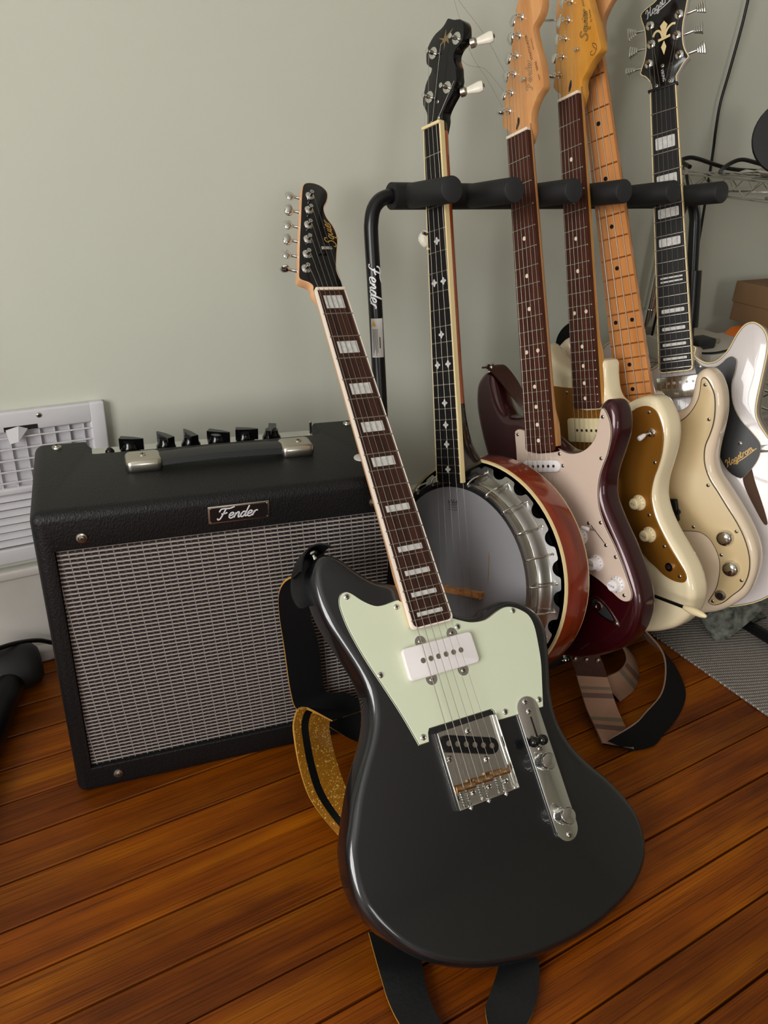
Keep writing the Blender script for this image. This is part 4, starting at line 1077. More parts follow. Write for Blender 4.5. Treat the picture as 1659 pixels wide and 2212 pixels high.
# ---- cream offset guitar with gold pickguard
def cream_offset():
    r = root('electric_guitar', 'cream_offset', -837)
    out = catmull(mm(lift([(28, -393), (29.5, -415), (31, -438), (38, -452), (52, -461), (66, -461), (80, -456), (95, -451.5), (110, -450.5), (124, -455), (135, -470), (142, -489), (143, -510), (139, -530), (130, -555), (121, -578), (117, -600), (119, -618), (126, -638), (139, -661), (155, -684), (169, -706), (177, -727), (180, -748), (177, -770), (167, -795), (146, -819), (122, -834), (95, -845), (63, -852), (20, -850), (-40, -838), (-100, -808), (-145, -770), (-172, -725), (-176, -690), (-160, -645), (-130, -592), (-108, -555), (-100, -520), (-108, -480), (-122, -440), (-129, -400), (-126, -372), (-116, -358), (-103, -358), (-92, -370), (-80, -382), (-65, -393), (-48, -402), (-35, -402), (-28, -394), (0, -390)], -730, 120, 16)), 3)
    B().slab(out, BODY_T, BODY_T - .043, .0125, seg=6).build('body', 'vintage_white', r)
    g = guard(r, [(-79, -429), (-64, -431), (-42, -433), (-29, -433), (-29, -468), (29, -468), (29, -462), (45, -471), (60, -477), (84, -472), (92, -468), (105, -465), (117, -466), (127, -472), (133, -482), (138, -498), (139, -514), (135, -536), (127, -557), (119, -574), (113, -595), (113, -612), (118, -634), (130, -658), (143, -679), (157, -698), (168, -713), (171, -723), (167, -730), (158, -732), (146, -731), (131, -726), (117, -716), (102, -706), (80, -686), (50, -655), (20, -640), (-40, -640), (-66, -600), (-80, -540), (-96, -490), (-103, -450), (-98, -430)], BODY_T, -.0115, 'gold_anod', edge='gold_anod', ew=.0004)
    screws(g, [(116, -474), (123, -550), (108, -633), (134, -679), (160, -722), (-52, -440)], -.0115, SCREW_S)
    nk, fb, fd, hw = neck_set(r, .648, 21, .0420, .0556, .4665, 'rosewood_red', 'maple_amber', secs=[(.010, .013), (-.02, .0135), (-.2, .0145), (-.32, .016), (-.36, .0185), (-.385, .026), (-.46, .027)])
    dots(fb, fd, (3, 5, 7, 9, 12, 15, 17, 19, 21), (-.0125, .0125), 'bone', .0031)
    head = catmull(mm([(9, -16), (17.5, -5), (20.4, 2), (19.5, 11), (22, 19), (30, 26), (39, 34), (49, 40), (57, 43.5), (60, 49), (57, 62), (52, 84), (46, 104), (41.5, 120), (39, 130), (42, 138), (51, 145), (60, 157), (63, 170), (59, 183), (48, 193), (33, 196), (20, 192), (10, 183), (3, 171), (-5, 146), (-14, 118), (-23, 91), (-30, 66), (-38, 32), (-37.5, 27), (-32, 20), (-25, 14), (-21, 4), (-17.5, -5), (-9, -16)]), 3)
    hd = B().slab(head, -.0095, -.0245, .0015, seg=2).build('headstock', 'maple_amber', r)
    posts = [(-24, 41), (-16, 64), (-8, 86), (0, 108), (8, 130), (15.5, 152)]
    tuners(hd, posts, -.0095, (-.96, .28, 0), .022, -.015, bush=.0050)
    B().box((-.0035, -.002, -.0095), (.0045, .002, -.0035), bev=.001, T=tr(.0165, .0615)).build('string_tree', 'chrome', hd)
    B().slab(catmull(mm([(-1, 26), (1, 23), (-1, 16), (-5.5, 10.5), (-7.5, 12), (-4.5, 20)]), 4), -.0088, -.0096, .0003, seg=2).build('truss_rod_plug', 'skunk', hd)
    T = tr(.0355, .0690, -.0093) @ Matrix.Rotation(math.radians(86), 4, 'Z')
    b = B(); script(b, 'Squier', T, .0125, .20, mi=0); script(b, 'Squier', T @ tr(0, 0, .0001), .0125, .10, mi=1); GL['~'] = (1, [[(.90, .12), (.62, .05), (.36, -.18), (.12, -.10), (.02, .16), (.16, .40), (.34, .36), (.36, .20)], [(.92, .10), (.70, -.22), (.42, -.30), (.20, -.24)]]); script(b, '~', tr(.0475, .0435, -.0093) @ Matrix.Rotation(math.radians(92), 4, 'Z'), .0175, .045, 0.0)
    block_text(b, 'by Fender', tr(.0435, .0960, -.0092) @ Matrix.Rotation(math.radians(98), 4, 'Z'), .0045, 0, .3)
    block_text(b, 'JAZZMASTER', tr(.0300, .1260, -.0092) @ Matrix.Rotation(math.radians(100), 4, 'Z'), .0045, 0)
    b.build('lettering', ['dark_ink', 'gold_ink'], hd)
    strings(r, 6, (-.0265, .0265), -.646, .003, (-.0175, .0175), posts, -.0025, (.00042, .00017))
    pm = shared('pole_piece', B().lathe([(.0024, 0), (.0024, .0007), (.0001, .0007)], 12), ['steel'])
    for yc in (-.5025, -.600):
        pl = rrect(-.0487, -.0197, .0487, .0197, .005)
        p = B().slab(pl, -.0045, -.0116, .0012, seg=2, T=tr(0, yc)).build('pickup', 'cream', r)
        for i in range(6): inst('pole_piece', pm, p, tr(-.0262 + i * .0105, yc, -.0046))
    for x, y, t_ in ((90, -615, 'VOL'), (107, -664, 'TONE')):
        inst('knob', KN_CREAM, r, tr(x / 1000, y / 1000, -.0115) @ Matrix.Rotation(.8, 4, 'Z'))
        b = B(); block_text(b, t_, tr(x / 1000, y / 1000, -.0115 + .0154) @ Matrix.Rotation(math.radians(-20), 4, 'Z'), .0042); b.build('lettering', 'dark_ink', r)
    b = B(); b.lathe([(.0072, 0), (.0072, .0015), (.0055, .003), (.0050, .0055), (.003, .006)], 16, 1, tr(.120, -.505, -.0115)); b.tube([(.120, -.505, -.006), (.1165, -.5065, .002)], .0022, 8, 1); b.lathe([(.0022, 0), (.0034, .003), (.0042, .009), (.0036, .0125), (.0001, .014)], 14, 0, aim((.1172, -.5062, .0005), (-.30, -.45, .84))); b.build('toggle_switch', ['white', 'chrome'], r)
    B().lathe([(.0075, 0), (.0068, .003), (.0040, .0035), (.0040, .001), (.0001, .001)], 16, 0, tr(.143, -.710, -.0115), mis=[0, 0, 1, 1]).build('output_jack', ['chrome', 'dark'], r)
    b = B(); b.box((-.035, -.658, -.013), (.035, -.634, -.006), bev=.002); b.build('bridge', 'chrome', r)
    B().prism(catmull(mm([(-20, -680), (20, -680), (24, -720), (14, -765), (-14, -765), (-24, -720)]), 3), BODY_T, -.0115).build('tailpiece', 'chrome', r)
    b = B(); b.tube(catmull([(.012, -.735, -.012), (.02, -.737, .006), (.06, -.742, .016), (.10, -.746, .019), (.141, -.750, .020), (.192, -.756, .020)], 4, False), .0026, 10, 0)
    b.lathe([(.0026, 0), (.0042, .003), (.0056, .012), (.0058, .02), (.0046, .03), (.0026, .037), (.0001, .039)], 14, 1, aim((.190, -.7556, .020), (.98, -.16, 0))); b.build('tremolo_arm', ['black', 'cream'], r)
    tag(r, 'cream offset guitar with gold metal pickguard and tremolo arm', 'guitar')
cream_offset()

# ---- bass with maple neck
def bass():
    r = root('bass_guitar', 'bass', -931)
    out = catmull(mm(lift([(28, -545), (33, -565), (47, -578), (64, -577), (79, -570), (87, -558), (92, -542), (97, -527), (103, -519), (112, -514.5), (121, -517), (130, -528), (135.5, -546), (136.5, -565), (134, -587), (127, -612), (118, -638), (112, -662), (113, -682), (122, -703), (136, -731), (151, -764), (161, -795), (164, -822), (160, -850), (151, -877), (140, -899), (123, -916), (102, -931), (81, -940), (55, -945), (10, -945), (-40, -938), (-90, -920), (-130, -890), (-152, -850), (-157, -810), (-148, -765), (-132, -720), (-122, -680), (-122, -640), (-132, -590), (-145, -545), (-153, -500), (-152, -465), (-145, -446), (-135, -437), (-124, -431), (-114, -431), (-106, -445), (-103, -480), (-95, -515), (-78, -540), (-55, -550), (-28, -540), (0, -540)], -820, 125, 14)), 3)
    B().slab(out, BODY_T, BODY_T - .043, .0135, seg=6).build('body', 'olympic', r)
    g = guard(r, [(69, -592), (81, -585), (93, -573), (102, -559), (107, -544), (110, -531), (114, -527), (119, -530), (124, -540), (128, -555), (127, -576), (122, -599), (114, -618), (106, -633), (102, -648), (101, -667), (106, -690), (117, -712), (129, -737), (141, -761), (150, -785), (155, -810), (155, -832), (150, -853), (139, -873), (122, -888), (106, -902), (92, -908), (84, -907), (81, -903), (86, -895), (96, -879), (103, -859), (107, -836), (106, -819), (102, -806), (95, -792), (85, -783), (72, -779), (40, -779), (-20, -775), (-60, -740), (-66, -680), (-80, -620), (-92, -570), (-80, -556), (-50, -562), (-32, -570), (-32, -606), (33, -606), (33, -596), (50, -597)], BODY_T, -.0105, 'aged_guard', sub=3, ew=.0018)
    screws(g, [(116, -538), (116, -593), (103, -700), (71, -771), (140, -777), (112, -818), (140, -860), (89, -901)], -.0105, SCREW_S)
    nk, fb, fd, hw = neck_set(r, .864, 20, .0390, .0650, .604, 'maple_board', 'maple', secs=[(.014, .014), (-.02, .0145), (-.3, .0155), (-.46, .018), (-.52, .021), (-.545, .027), (-.60, .027)], fret='brass', fw=.0026)
    dots(fb, fd, (3, 5, 7, 9, 12, 15, 17, 19), (-.0145, .0145), 'black', .0034)
    head = catmull(mm([(9, -16), (17.5, -5), (19.8, 2), (20, 14), (23, 25), (31, 35), (42, 44), (56, 51), (64, 58), (64, 72), (60, 105), (54, 140), (52, 158), (58, 170), (70, 182), (74, 198), (66, 214), (48, 224), (28, 222), (14, 212), (2, 195), (-14, 160), (-32, 118), (-46, 85), (-54, 56), (-56, 34), (-46, 22), (-32, 14), (-21, 4), (-17.5, -5), (-9, -16)]), 3)
    hd = B().slab(head, -.0095, -.0245, .0015, seg=2).build('headstock', 'maple', r)
    posts = [(-36, 52), (-22, 90), (-8, 128), (6, 166)]
    tuners(hd, posts, -.0095, (-.94, .34, 0), .034, -.022, key='paddle', bush=.0085, hgt=.014)
    strings(r, 4, (-.0285, .0285), -.862, .004, (-.0135, .0135), posts, -.002, (.0010, .0005))
    for i, (x, y) in enumerate(((126, -787), (130, -839))): inst('knob', KN_FLAT, r, tr(x / 1000 - .003, y / 1000, -.0105))
    B().lathe([(.0095, 0), (.0085, .0025), (.0055, .003), (.0055, .001), (.0001, .001)], 18, 0, tr(.103, -.889, -.0105), mis=[0, 0, 1, 1]).build('output_jack', ['nickel', 'dark'], r)
    b = B(); b.box((.034, -.760, -.0105), (.050, -.722, -.002), bev=.002); b.lathe([(.004, 0), (.0045, .003), (.002, .005)], 12, 0, aim((.049, -.744, -.005), (1, 0, 0))); b.build('thumb_rest', 'black', r)
    B().slab(rrect(-.052, -.735, .012, -.705, .004), -.002, -.0106, .001, seg=2).build('pickup', 'black', r)
    B().box((-.040, -.905, -.013), (.040, -.850, -.009), bev=.001).build('bridge_plate', 'chrome', r)
    tag(r, 'white bass guitar with maple neck and black dot inlays behind cream guitar', 'guitar')
bass()

# ---- white semi-hollow guitar
def semi_hollow():
    r = root('semi_hollow_guitar', 'semi_hollow', -872, 1.028)
    half = [(26, -418), (27, -433), (33, -441), (42, -447), (50, -449), (59, -448), (69, -442), (79, -432), (86, -421), (93, -409), (101, -399), (108, -393.5), (116, -392), (123, -394), (131, -401), (137, -411), (140, -425), (139, -441), (135, -460), (127, -494), (121, -520), (119, -536), (121, -550), (130, -570), (150, -602), (170, -640), (184, -685), (188, -730), (180, -775), (160, -815), (128, -846), (92, -862), (46, -870), (0, -872)]
    out = catmull(mm(half + [(-x, y) for x, y in half[-2::-1]]), 3)
    zt, zb = -.020, -.066
    B().slab(out, zt, zb, .0012, seg=2).build('body', 'snow', r)
    # binding: ivory band at the top of the side, dark purfling line on the face
    n = len(out); area = sum(out[i][0] * out[(i + 1) % n][1] - out[(i + 1) % n][0] * out[i][1] for i in range(n)); oo = out if area > 0 else out[::-1]
    b = B(); rings = [(offset(oo, -.0004), zt - .0065), (offset(oo, -.0004), zt - .0006), (offset(oo, .0004), zt + .0002), (offset(oo, .0016), zt + .0003), (offset(oo, .0024), zt + .0003)]
    v = []
    for pl, z in rings: v += [(x, y, z) for x, y in pl]
    b.add(v, [])
    for k in range(4):
        for i in range(n):
            j = (i + 1) % n
            b.f.append((k * n + i, k * n + j, (k + 1) * n + j, (k + 1) * n + i)); b.m.append(1 if k == 3 else 0); b.s.append(False)
    b.build('binding', ['ivory', 'black'], r)
    b = B(); rings = [(offset(oo, -.0003), zb + .001), (offset(oo, -.0003), zb + .006)]; v = []
    for pl, z in rings: v += [(x, y, z) for x, y in pl]
    b.add(v, [(i, (i + 1) % n, n + (i + 1) % n, n + i) for i in range(n)]); b.build('back_binding', 'ivory', r)
    g = guard(r, [(28, -442), (34, -448), (41, -454), (52, -457), (62, -457), (71, -452), (78, -446), (85, -443.5), (90, -446), (93, -452), (90, -470), (84.5, -489), (85.5, -520), (96, -548), (112, -570), (123, -587), (124, -600), (119, -616), (107, -633), (93, -645), (74, -632), (62, -608), (45, -560), (35, -510), (30, -470)], -.0150, -.0125, 'black', edge='ivory', ew=.0006)
    screws(g, [(94, -587), (36, -454)], -.0125, SCREW)
    b = B(); script(b, 'Hagstrom', tr(.074, -.624, -.0123) @ Matrix.Rotation(math.radians(32), 4, 'Z'), .0105, .13, under=True); b.build('lettering', 'gold_ink', g)
    b = B(); b.box((.116, -.604, -.020), (.150, -.592, -.0165), bev=.001); b.box((.138, -.604, -.05), (.142, -.592, -.018)); b.build('pickguard_bracket', 'chrome', r)
    for s_ in (1, -1):
        f = catmull([(s_ * x / 1000, y / 1000) for x, y in [(108, -628), (113, -650), (121, -680), (127, -704), (130, -722), (124, -722), (112, -697), (100, -668), (95, -648), (98, -632)]], 4)
        B().prism(f, zt + .0002, zt + .0006).build('sound_hole', 'card_dark', r)
    nk, fb, fd, hw = neck_set(r, .6285, 22, .0418, .0560, .4590, 'ebony', 'snow', 'ivory', .0018, zt=.0065, nutm='black', nut_w=.0235, nut_h=.0022, secs=[(.003, .013), (-.02, .0135), (-.2, .0145), (-.33, .017), (-.40, .022), (-.43, .034), (-.455, .034)])
    for k in (3, 5, 7, 9, 12, 15, 17, 19, 21):
        y0, y1 = -fd(k - 1), -fd(k); c, l = (y0 + y1) / 2, y0 - y1; w = hw(-c) * .70
        if k == 12:
            for dy in (-.17, .17):
                B().box((-w, c + l * (dy - .075), -.0003), (w, c + l * (dy + .075), .0003)).build('inlay', 'pearl', fb)
        else:
            q = l * (.30 if k < 12 else .21 - .004 * (k - 15))
            pl = rrect(-w, c - q, w, c + q, min(.0018, q * .6), 4)
            B().prism(pl, -.0003, .0003).build('inlay', 'pearl', fb)
    hl = catmull(mm([(9, -16), (17.5, -5), (20.2, 5), (20, 16), (24, 22), (30, 30), (36, 36), (40.5, 40), (36, 50), (33, 62), (32.5, 78), (34, 92), (38, 108), (42, 124), (46, 142), (36, 150), (22, 158), (12, 170), (4, 158), (-2, 147), (-12, 140), (-24, 136), (-33, 128), (-28, 108), (-26.5, 91), (-27, 72), (-31, 55), (-38, 38.5), (-30, 31), (-24, 23), (-21, 15), (-20.2, 5), (-17.5, -5), (-9, -16)]), 2)
    hd = B().slab(hl, -.0095, -.0245, .0012, 0, 1, seg=2).build('headstock', ['black_gloss', 'snow'], r)
    n = len(hl); area = sum(hl[i][0] * hl[(i + 1) % n][1] - hl[(i + 1) % n][0] * hl[i][1] for i in range(n)); hh = hl if area > 0 else hl[::-1]
    b = B(); v = [(x, y, -.0092) for x, y in offset(hh, .0001)] + [(x, y, -.0092) for x, y in offset(hh, .0015)]
    b.add(v, [(i, (i + 1) % n, n + (i + 1) % n, n + i) for i in range(n)]); b.build('headstock_binding', 'ivory', hd)
    posts = [(-23, 49), (-17.5, 78), (-18, 107), (28, 108), (23, 78), (26, 47)]
    tuners(hd, posts, -.0095, lambda i: (-1, 0.05, 0) if i < 3 else (1, 0.05, 0), .031, -.018, key='stair', bush=.0068)
    strings(r, 6, (-.026, .026), -.627, .006, (-.0175, .0175), posts, -.002, (.00042, .00017))
    b = B(); z = -.0092
    b.add([(.0045, .107, z), (-.0025, .101, z), (.0025, .083, z), (.0095, .100, z)], [(0, 1, 2, 3)])
    b.add([(.0030, .077, z), (-.0022, .068, z), (.002, .055, z), (.0062, .067, z)], [(0, 1, 2, 3)])
    b.add([(-.0065, .0815, z), (-.006, .0775, z), (.0130, .0800, z), (.0130, .084, z)], [(0, 1, 2, 3)])
    for pts in ([(-14, 88), (-11, 93.5), (-6, 95), (-1.5, 91), (1, 82.5)], [(22, 97), (17, 98), (11, 95), (6.5, 89), (4.5, 82.5)]):
        q = catmull(mm(pts), 4, False); vv = []
        for i, p in enumerate(q):
            i0, i1 = max(0, i - 1), min(len(q) - 1, i + 1); d = Vector((q[i1][0] - q[i0][0], q[i1][1] - q[i0][1])).normalized()
            for s_ in (1, -1): vv.append((p[0] - d.y * .0017 * s_, p[1] + d.x * .0017 * s_, z))
        b.add(vv, [(2 * i, 2 * i + 1, 2 * i + 3, 2 * i + 2) for i in range(len(q) - 1)])
    b.build('fleur_inlay', 'ivory', hd)
    b = B(); script(b, 'Hagstrom', tr(-.021, .1205, -.0092) @ Matrix.Rotation(math.radians(24), 4, 'Z'), .0115, .12, under=True); block_text(b, 'VIKING', tr(-.001, .0240, -.0092) @ Matrix.Rotation(math.radians(-82), 4, 'Z'), .0062); b.build('lettering', 'silver_ink', hd)
    screws(hd, [(-1, 39), (-12, 11), (9, 12)], -.0095, SCREW_S)
    p = B().box((-.036, -.503, -.020), (.036, -.4655, -.0075), bev=.002).build('pickup', 'chrome', r)
    pm = shared('pole_piece', B().lathe([(.0026, 0), (.0026, .0006), (.0001, .0006)], 12), ['steel'])
    for i in range(6): inst('pole_piece', pm, p, tr(-.026 + i * .0104, -.477, -.0075))
    B().box((-.036, -.615, -.020), (.036, -.578, -.0075), bev=.002).build('pickup', 'chrome', r)
    B().box((-.040, -.634, -.016), (.040, -.620, .003), bev=.002).build('bridge', 'chrome', r)
    B().box((-.045, -.700, -.016), (.045, -.685, -.003), bev=.003).build('tailpiece', 'chrome', r)
    tag(r, 'white semi-hollow guitar with black headstock, lily inlay and black floating pickguard', 'guitar')
M['card_dark'] = mat('sound_hole_brown', rgb(78, 52, 34), 0.8)
semi_hollow()

# ---- banjo
def banjo():
    r = root('banjo', 'banjo', -808)
    cx, cy = -.006, -.634
    C = tr(cx, cy)
    hd = B().lathe([(.1375, -.0165), (.1375, -.0120), (.130, -.0112), (.0001, -.0112)], 72, 0, C).build('drum_head', 'head', r)
    B().lathe([(.1378, -.0115), (.1395, -.0095), (.1425, -.0100), (.1435, -.0125), (.1435, -.0240), (.1400, -.0240)], 72, 0, C).build('tension_hoop', 'satin', r)
    B().lathe([(.1405, -.0235), (.1450, -.0262), (.1475, -.0340), (.1500, -.0420), (.1520, -.0440), (.1520, -.060)], 96, 0, C).build('rim', 'satin', r)
    # scalloped flange: the outer edge dips between the tabs
    n = 24 * 18; v = []
    for k in range(3):
        for i in range(n):
            a = 2 * math.pi * i / n; t = (i % 18) / 18.0
            sc = max(0.0, math.sin(math.pi * ((t - .22) / .56))) ** .5 if .22 < t < .78 else 0.0
            q = .1518 if k == 0 else .1640 - .0100 * sc
            v.append((q * math.cos(a), q * math.sin(a), -.0440 - (q - .1518) * .30 - (.0016 if k == 2 else 0)))
    f = []
    for k in range(2):
        for i in range(n):
            j = (i + 1) % n; f.append((k * n + i, k * n + j, (k + 1) * n + j, (k + 1) * n + i))
    fl_ = B().add(v, f, 0, True, C).build('flange', 'satin', r)
    hk = B(); hk.tube(catmull([(.1385, 0, -.0088), (.1415, 0, -.0075), (.1455, 0, -.0095), (.1515, 0, -.020), (.1560, 0, -.040), (.1575, 0, -.047)], 3, False), .0013, 8)
    hk.lathe([(.0036, 0), (.0036, .007), (.0022, .0085)], 6, 0, tr(.1575, 0, -.054))
    hm = shared('tension_hook', hk, ['chrome'])
    for i in range(24):
        inst('tension_hook', hm, r, C @ Matrix.Rotation(2 * math.pi * i / 24 + .0, 4, 'Z'))
    # resonator bowl
    b = B(); b.lathe([(.150, -.082), (.1655, -.080), (.1680, -.0500), (.1715, -.0485), (.1725, -.0520), (.1735, -.0985), (.1720, -.1030), (.140, -.112), (.0001, -.116)], 84, 0, C, mis=[1, 1, 2, 2, 0, 2, 0, 0, 0])
    b.build('resonator', ['redwood', 'black_gloss', 'ivory'], r)
    b = B(); b.lathe([(.0001, -.081), (.151, -.082)], 60, 0, C); b.build('resonator_inside', 'black_gloss', r)
    secs = [(.003, .016), (-.05, .0155), (-.2, .0165), (-.36, .0185), (-.41, .024), (-.45, .040), (-.478, .070), (-.490, .076)]
    nk, fb, fd, hw = neck_set(r, .667, 22, .0300, .0470, .4935, 'ebony', 'redneck', None, 0, zt=.0055, nutm='ivory', nut_h=.0025, nut_w=.0175, secs=secs, extra=.0026, sq=.5)
    # dark burst on the heel
    nk.data.materials.append(M['black_gloss'])
    for p in nk.data.polygons:
        c = sum((nk.data.vertices[i].co.y for i in p.vertices)) / len(p.vertices)
        if c < -.375 or c > -.004: p.material_index = 1
    a0, a1 = hw(0), hw(.4935)
    B().prism([(a0 - .0002, .004), (a0 + .0026, .004), (a1 + .0028, -.4935), (a1 - .0002, -.4935)], -.0075, .0002).build('binding', 'ivory', fb)
    B().prism([(-a0 - .0012, .004), (-a0 + .0002, .004), (-a1 + .0002, -.4935), (-a1 - .0014, -.4935)], -.0075, .0002).build('binding', 'ivory', fb)
    fl4 = B(); 
    for k in range(4):
        T = Matrix.Rotation(math.pi / 2 * k, 4, 'Z')
        fl4.prism(catmull([(0.0004, 0), (.0016, .0016), (.0018, .0034), (0, .0055), (-.0018, .0034), (-.0016, .0016)], 3), 0, .0003, 0, T=T)
    fm = shared('inlay', fl4, ['pearl'])
    for k, xs in ((5, (0,)), (7, (-.009, .009)), (10, (0,)), (12, (-.0105, .0105)), (15, (0,)), (17, (0,)), (19, (0,)), (22, (0,)), (3, (0,))):
        y = -(fd(k - 1) + fd(k)) / 2
        for x in xs: inst('inlay', fm, fb, tr(x, y, .0001))
    head = catmull(mm([(8, -14), (14, -4), (17, 5), (17, 12), (21, 18), (27, 24), (33, 29), (38.5, 34), (40, 38), (43, 42), (45.5, 47), (45, 54), (45, 63), (43, 69), (41.5, 75), (43, 81), (49, 86.5), (58, 89.5), (61, 95), (62, 104), (61, 112), (56, 118), (47, 121), (41, 124), (36, 127), (33, 127), (28, 123), (21, 120), (11, 118), (3, 114), (-3, 109), (-8, 103), (-9.5, 94), (-9, 86), (-3, 80), (0, 77.5), (-1.5, 73), (-7, 68), (-13, 61), (-15.5, 55), (-19, 48), (-20, 37), (-15.5, 28), (-13, 20), (-14, 6), (-12, -4), (-8, -14)]), 2)
    ho = B().slab(head, -.006, -.022, .001, seg=2).build('headstock', 'black_gloss', r)
    posts = [(-6, 42), (5, 95), (49, 97), (28, 43)]
    b = B(); b.lathe([(.0075, 0), (.0075, .0008), (.0040, .0012), (.0030, .0016), (.0026, .007), (.0020, .0085), (.0032, .011), (.0032, .013), (.0001, .0135)], 18); pm = shared('tuning_post', b, ['chrome'])
    kb = B(); kb.lathe([(.0062, 0), (.0062, .006), (.0035, .0085)], 14, 1); 
    kb.lathe([(.0001, .0), (.0045, .001), (.0060, .008), (.0078, .018), (.0066, .0225), (.0001, .024)], 16, 0, tr(0, 0, .008) @ Matrix.Diagonal((1, .62, 1, 1)))
    kb.lathe([(.0022, .0316), (.0022, .0326), (.0001, .0326)], 10, 2)
    km = shared('tuning_key', kb, ['pearl_white', 'nickel', 'black'])
    for (x, y), d in zip(posts, ((-.6, -.1, -1), (-.6, 0, -1), (.9, .12, -.55), (.9, .12, -.55))):
        inst('tuning_post', pm, ho, tr(x / 1000, y / 1000, -.006))
        off = .012 if d[0] > 0 else -.006
        inst('tuning_key', km, ho, aim((x / 1000 + off, y / 1000 - .008, -.019), d))
    # star motif
    b = B(); star = []
    for (x, y) in [(26, 106), (31, 116), (30, 106.5), (44, 112), (34, 103.5), (34.5, 96), (29, 102), (25, 91), (26, 101.5), (18, 99), (24, 104), (16, 110), (25.5, 106)]: star.append((x / 1000, y / 1000))
    b.prism(star, -.006, -.0057); b.build('star_inlay', 'star_ink', ho)
    screws(ho, [(9, 31), (9, 10), (-6, 8)], -.006, screw_mesh(.0022, .001))
    # fifth peg
    b = B(); b.lathe([(.0030, 0), (.0030, .010), (.0045, .012)], 12, 1, aim((-.014, -.147, -.012), (-1, 0, 0))); b.lathe([(.0001, -1), (.6, -.8), (1, 0), (.6, .8), (.0001, 1)], 16, 0, tr(-.035, -.141, -.010) @ Matrix.Diagonal((.0095, .0120, .008, 1)))
    b.tube([(-.019, -.141, -.008), (-.019, -.138, .008)], .0022, 8, 1); b.build('fifth_peg', ['pearl_white', 'chrome'], r)
    B().lathe([(.0016, 0), (.0016, .003), (.0001, .0032)], 8, 0, tr(-.0165, -.160, 0)).build('fifth_nut', 'ivory', r)
    # bridge and strings
    b = B(); yb_ = -.6565
    b.box((-.026, yb_ - .004, -.0112), (.050, yb_ + .004, .0005)); b.box((-.026, yb_ - .002, .0005), (.050, yb_ + .002, .0045))
    for q in (-.026, .012, .047): b.box((q, yb_ - .005, -.0112), (q + .003 if q > .04 else q + .004, yb_ + .005, .0005))
    b.build('bridge', 'maple', r)
    for i in range(4):
        t = i / 3
        B().tube([(-.006 + t * .046, yb_, .005), (-.0115 + t * .023, .001, .0022), (posts[(1, 0, 3, 2)[i]][0] / 1000 if i not in (0, 1) else posts[(0, 1)[i]][0] / 1000, (posts[(0, 1, 2, 3)[i]][1]) / 1000 - .001, .003)] if i > 1 else [(-.006 + t * .046, yb_, .005), (-.0115 + t * .023, .001, .0022), (posts[i][0] / 1000, posts[i][1] / 1000 - .001, .003)], .00026, 6).build('string', 'steel', r)
    B().tube([(-.020, yb_, .005), (-.0165, -.160, .0025), (-.019, -.143, .005)], .00022, 6).build('string', 'steel', r)
    for x in (-.016, 0, .014, .028, .040): B().tube([(x, yb_, .005), (x * .4 + .006, cy - .135, -.006)], .00026, 6).build('string_tail', 'steel', r)
    B().box((-.012, cy - .150, -.020), (.020, cy - .130, -.004), bev=.003).build('tailpiece', 'chrome', r)
    # crown print and pick scratch on the head
    b = B(); z = -.0110; T = tr(-.0045, -.5265, z)
    for pts in ([(-9, 5), (-7.5, -1.5), (7.5, -1.5), (9, 5), (4.6, 1.2), (2.4, 6.5), (0, 1.2), (-2.4, 6.5), (-4.6, 1.2)],):
        q = mm(pts) + [mm(pts)[0]]
        for a_, c_ in zip(q[:-1], q[1:]):
            d = Vector((c_[0] - a_[0], c_[1] - a_[1])).normalized() * .00045
            b.add([(a_[0] - d.y, a_[1] + d.x, 0), (a_[0] + d.y, a_[1] - d.x, 0), (c_[0] + d.y, c_[1] - d.x, 0), (c_[0] - d.y, c_[1] + d.x, 0)], [(0, 1, 2, 3)], 0, False, T)
    block_text(b, 'REMO', T @ tr(0, .0012, 0), .0042); block_text(b, 'WEATHERKING', T @ tr(0, -.0050, 0), .0028); block_text(b, 'BANJO HEAD', T @ tr(0, -.0088, 0), .0030)
    b.build('print', 'print_ink', hd)
    sp = catmull(mm([(62, -592), (63.5, -600), (62, -612), (61.5, -622), (60, -630), (59, -636), (57.5, -636.5), (58.5, -628), (60, -612), (61, -600)]), 2)
    B().prism(sp, -.0111, -.0109).build('scratch', 'scratch_ink', hd)
    tag(r, 'five string banjo with grey frosted head and red wood resonator in rack', 'banjo')
M['satin'] = mat('satin_chrome', rgb(178, 176, 174), 0.27, 1.0)
M['pearl_white'] = mat('pearl_white_plastic', rgb(222, 216, 200), 0.35, vary=(90, 0.08))
M['star_ink'] = mat('faded_gold_star', rgb(112, 94, 62), 0.5)
M['print_ink'] = mat('grey_print', rgb(30, 29, 32), 0.6)
M['scratch_ink'] = mat('ochre_scratch', rgb(128, 108, 78), 0.7)
banjo()

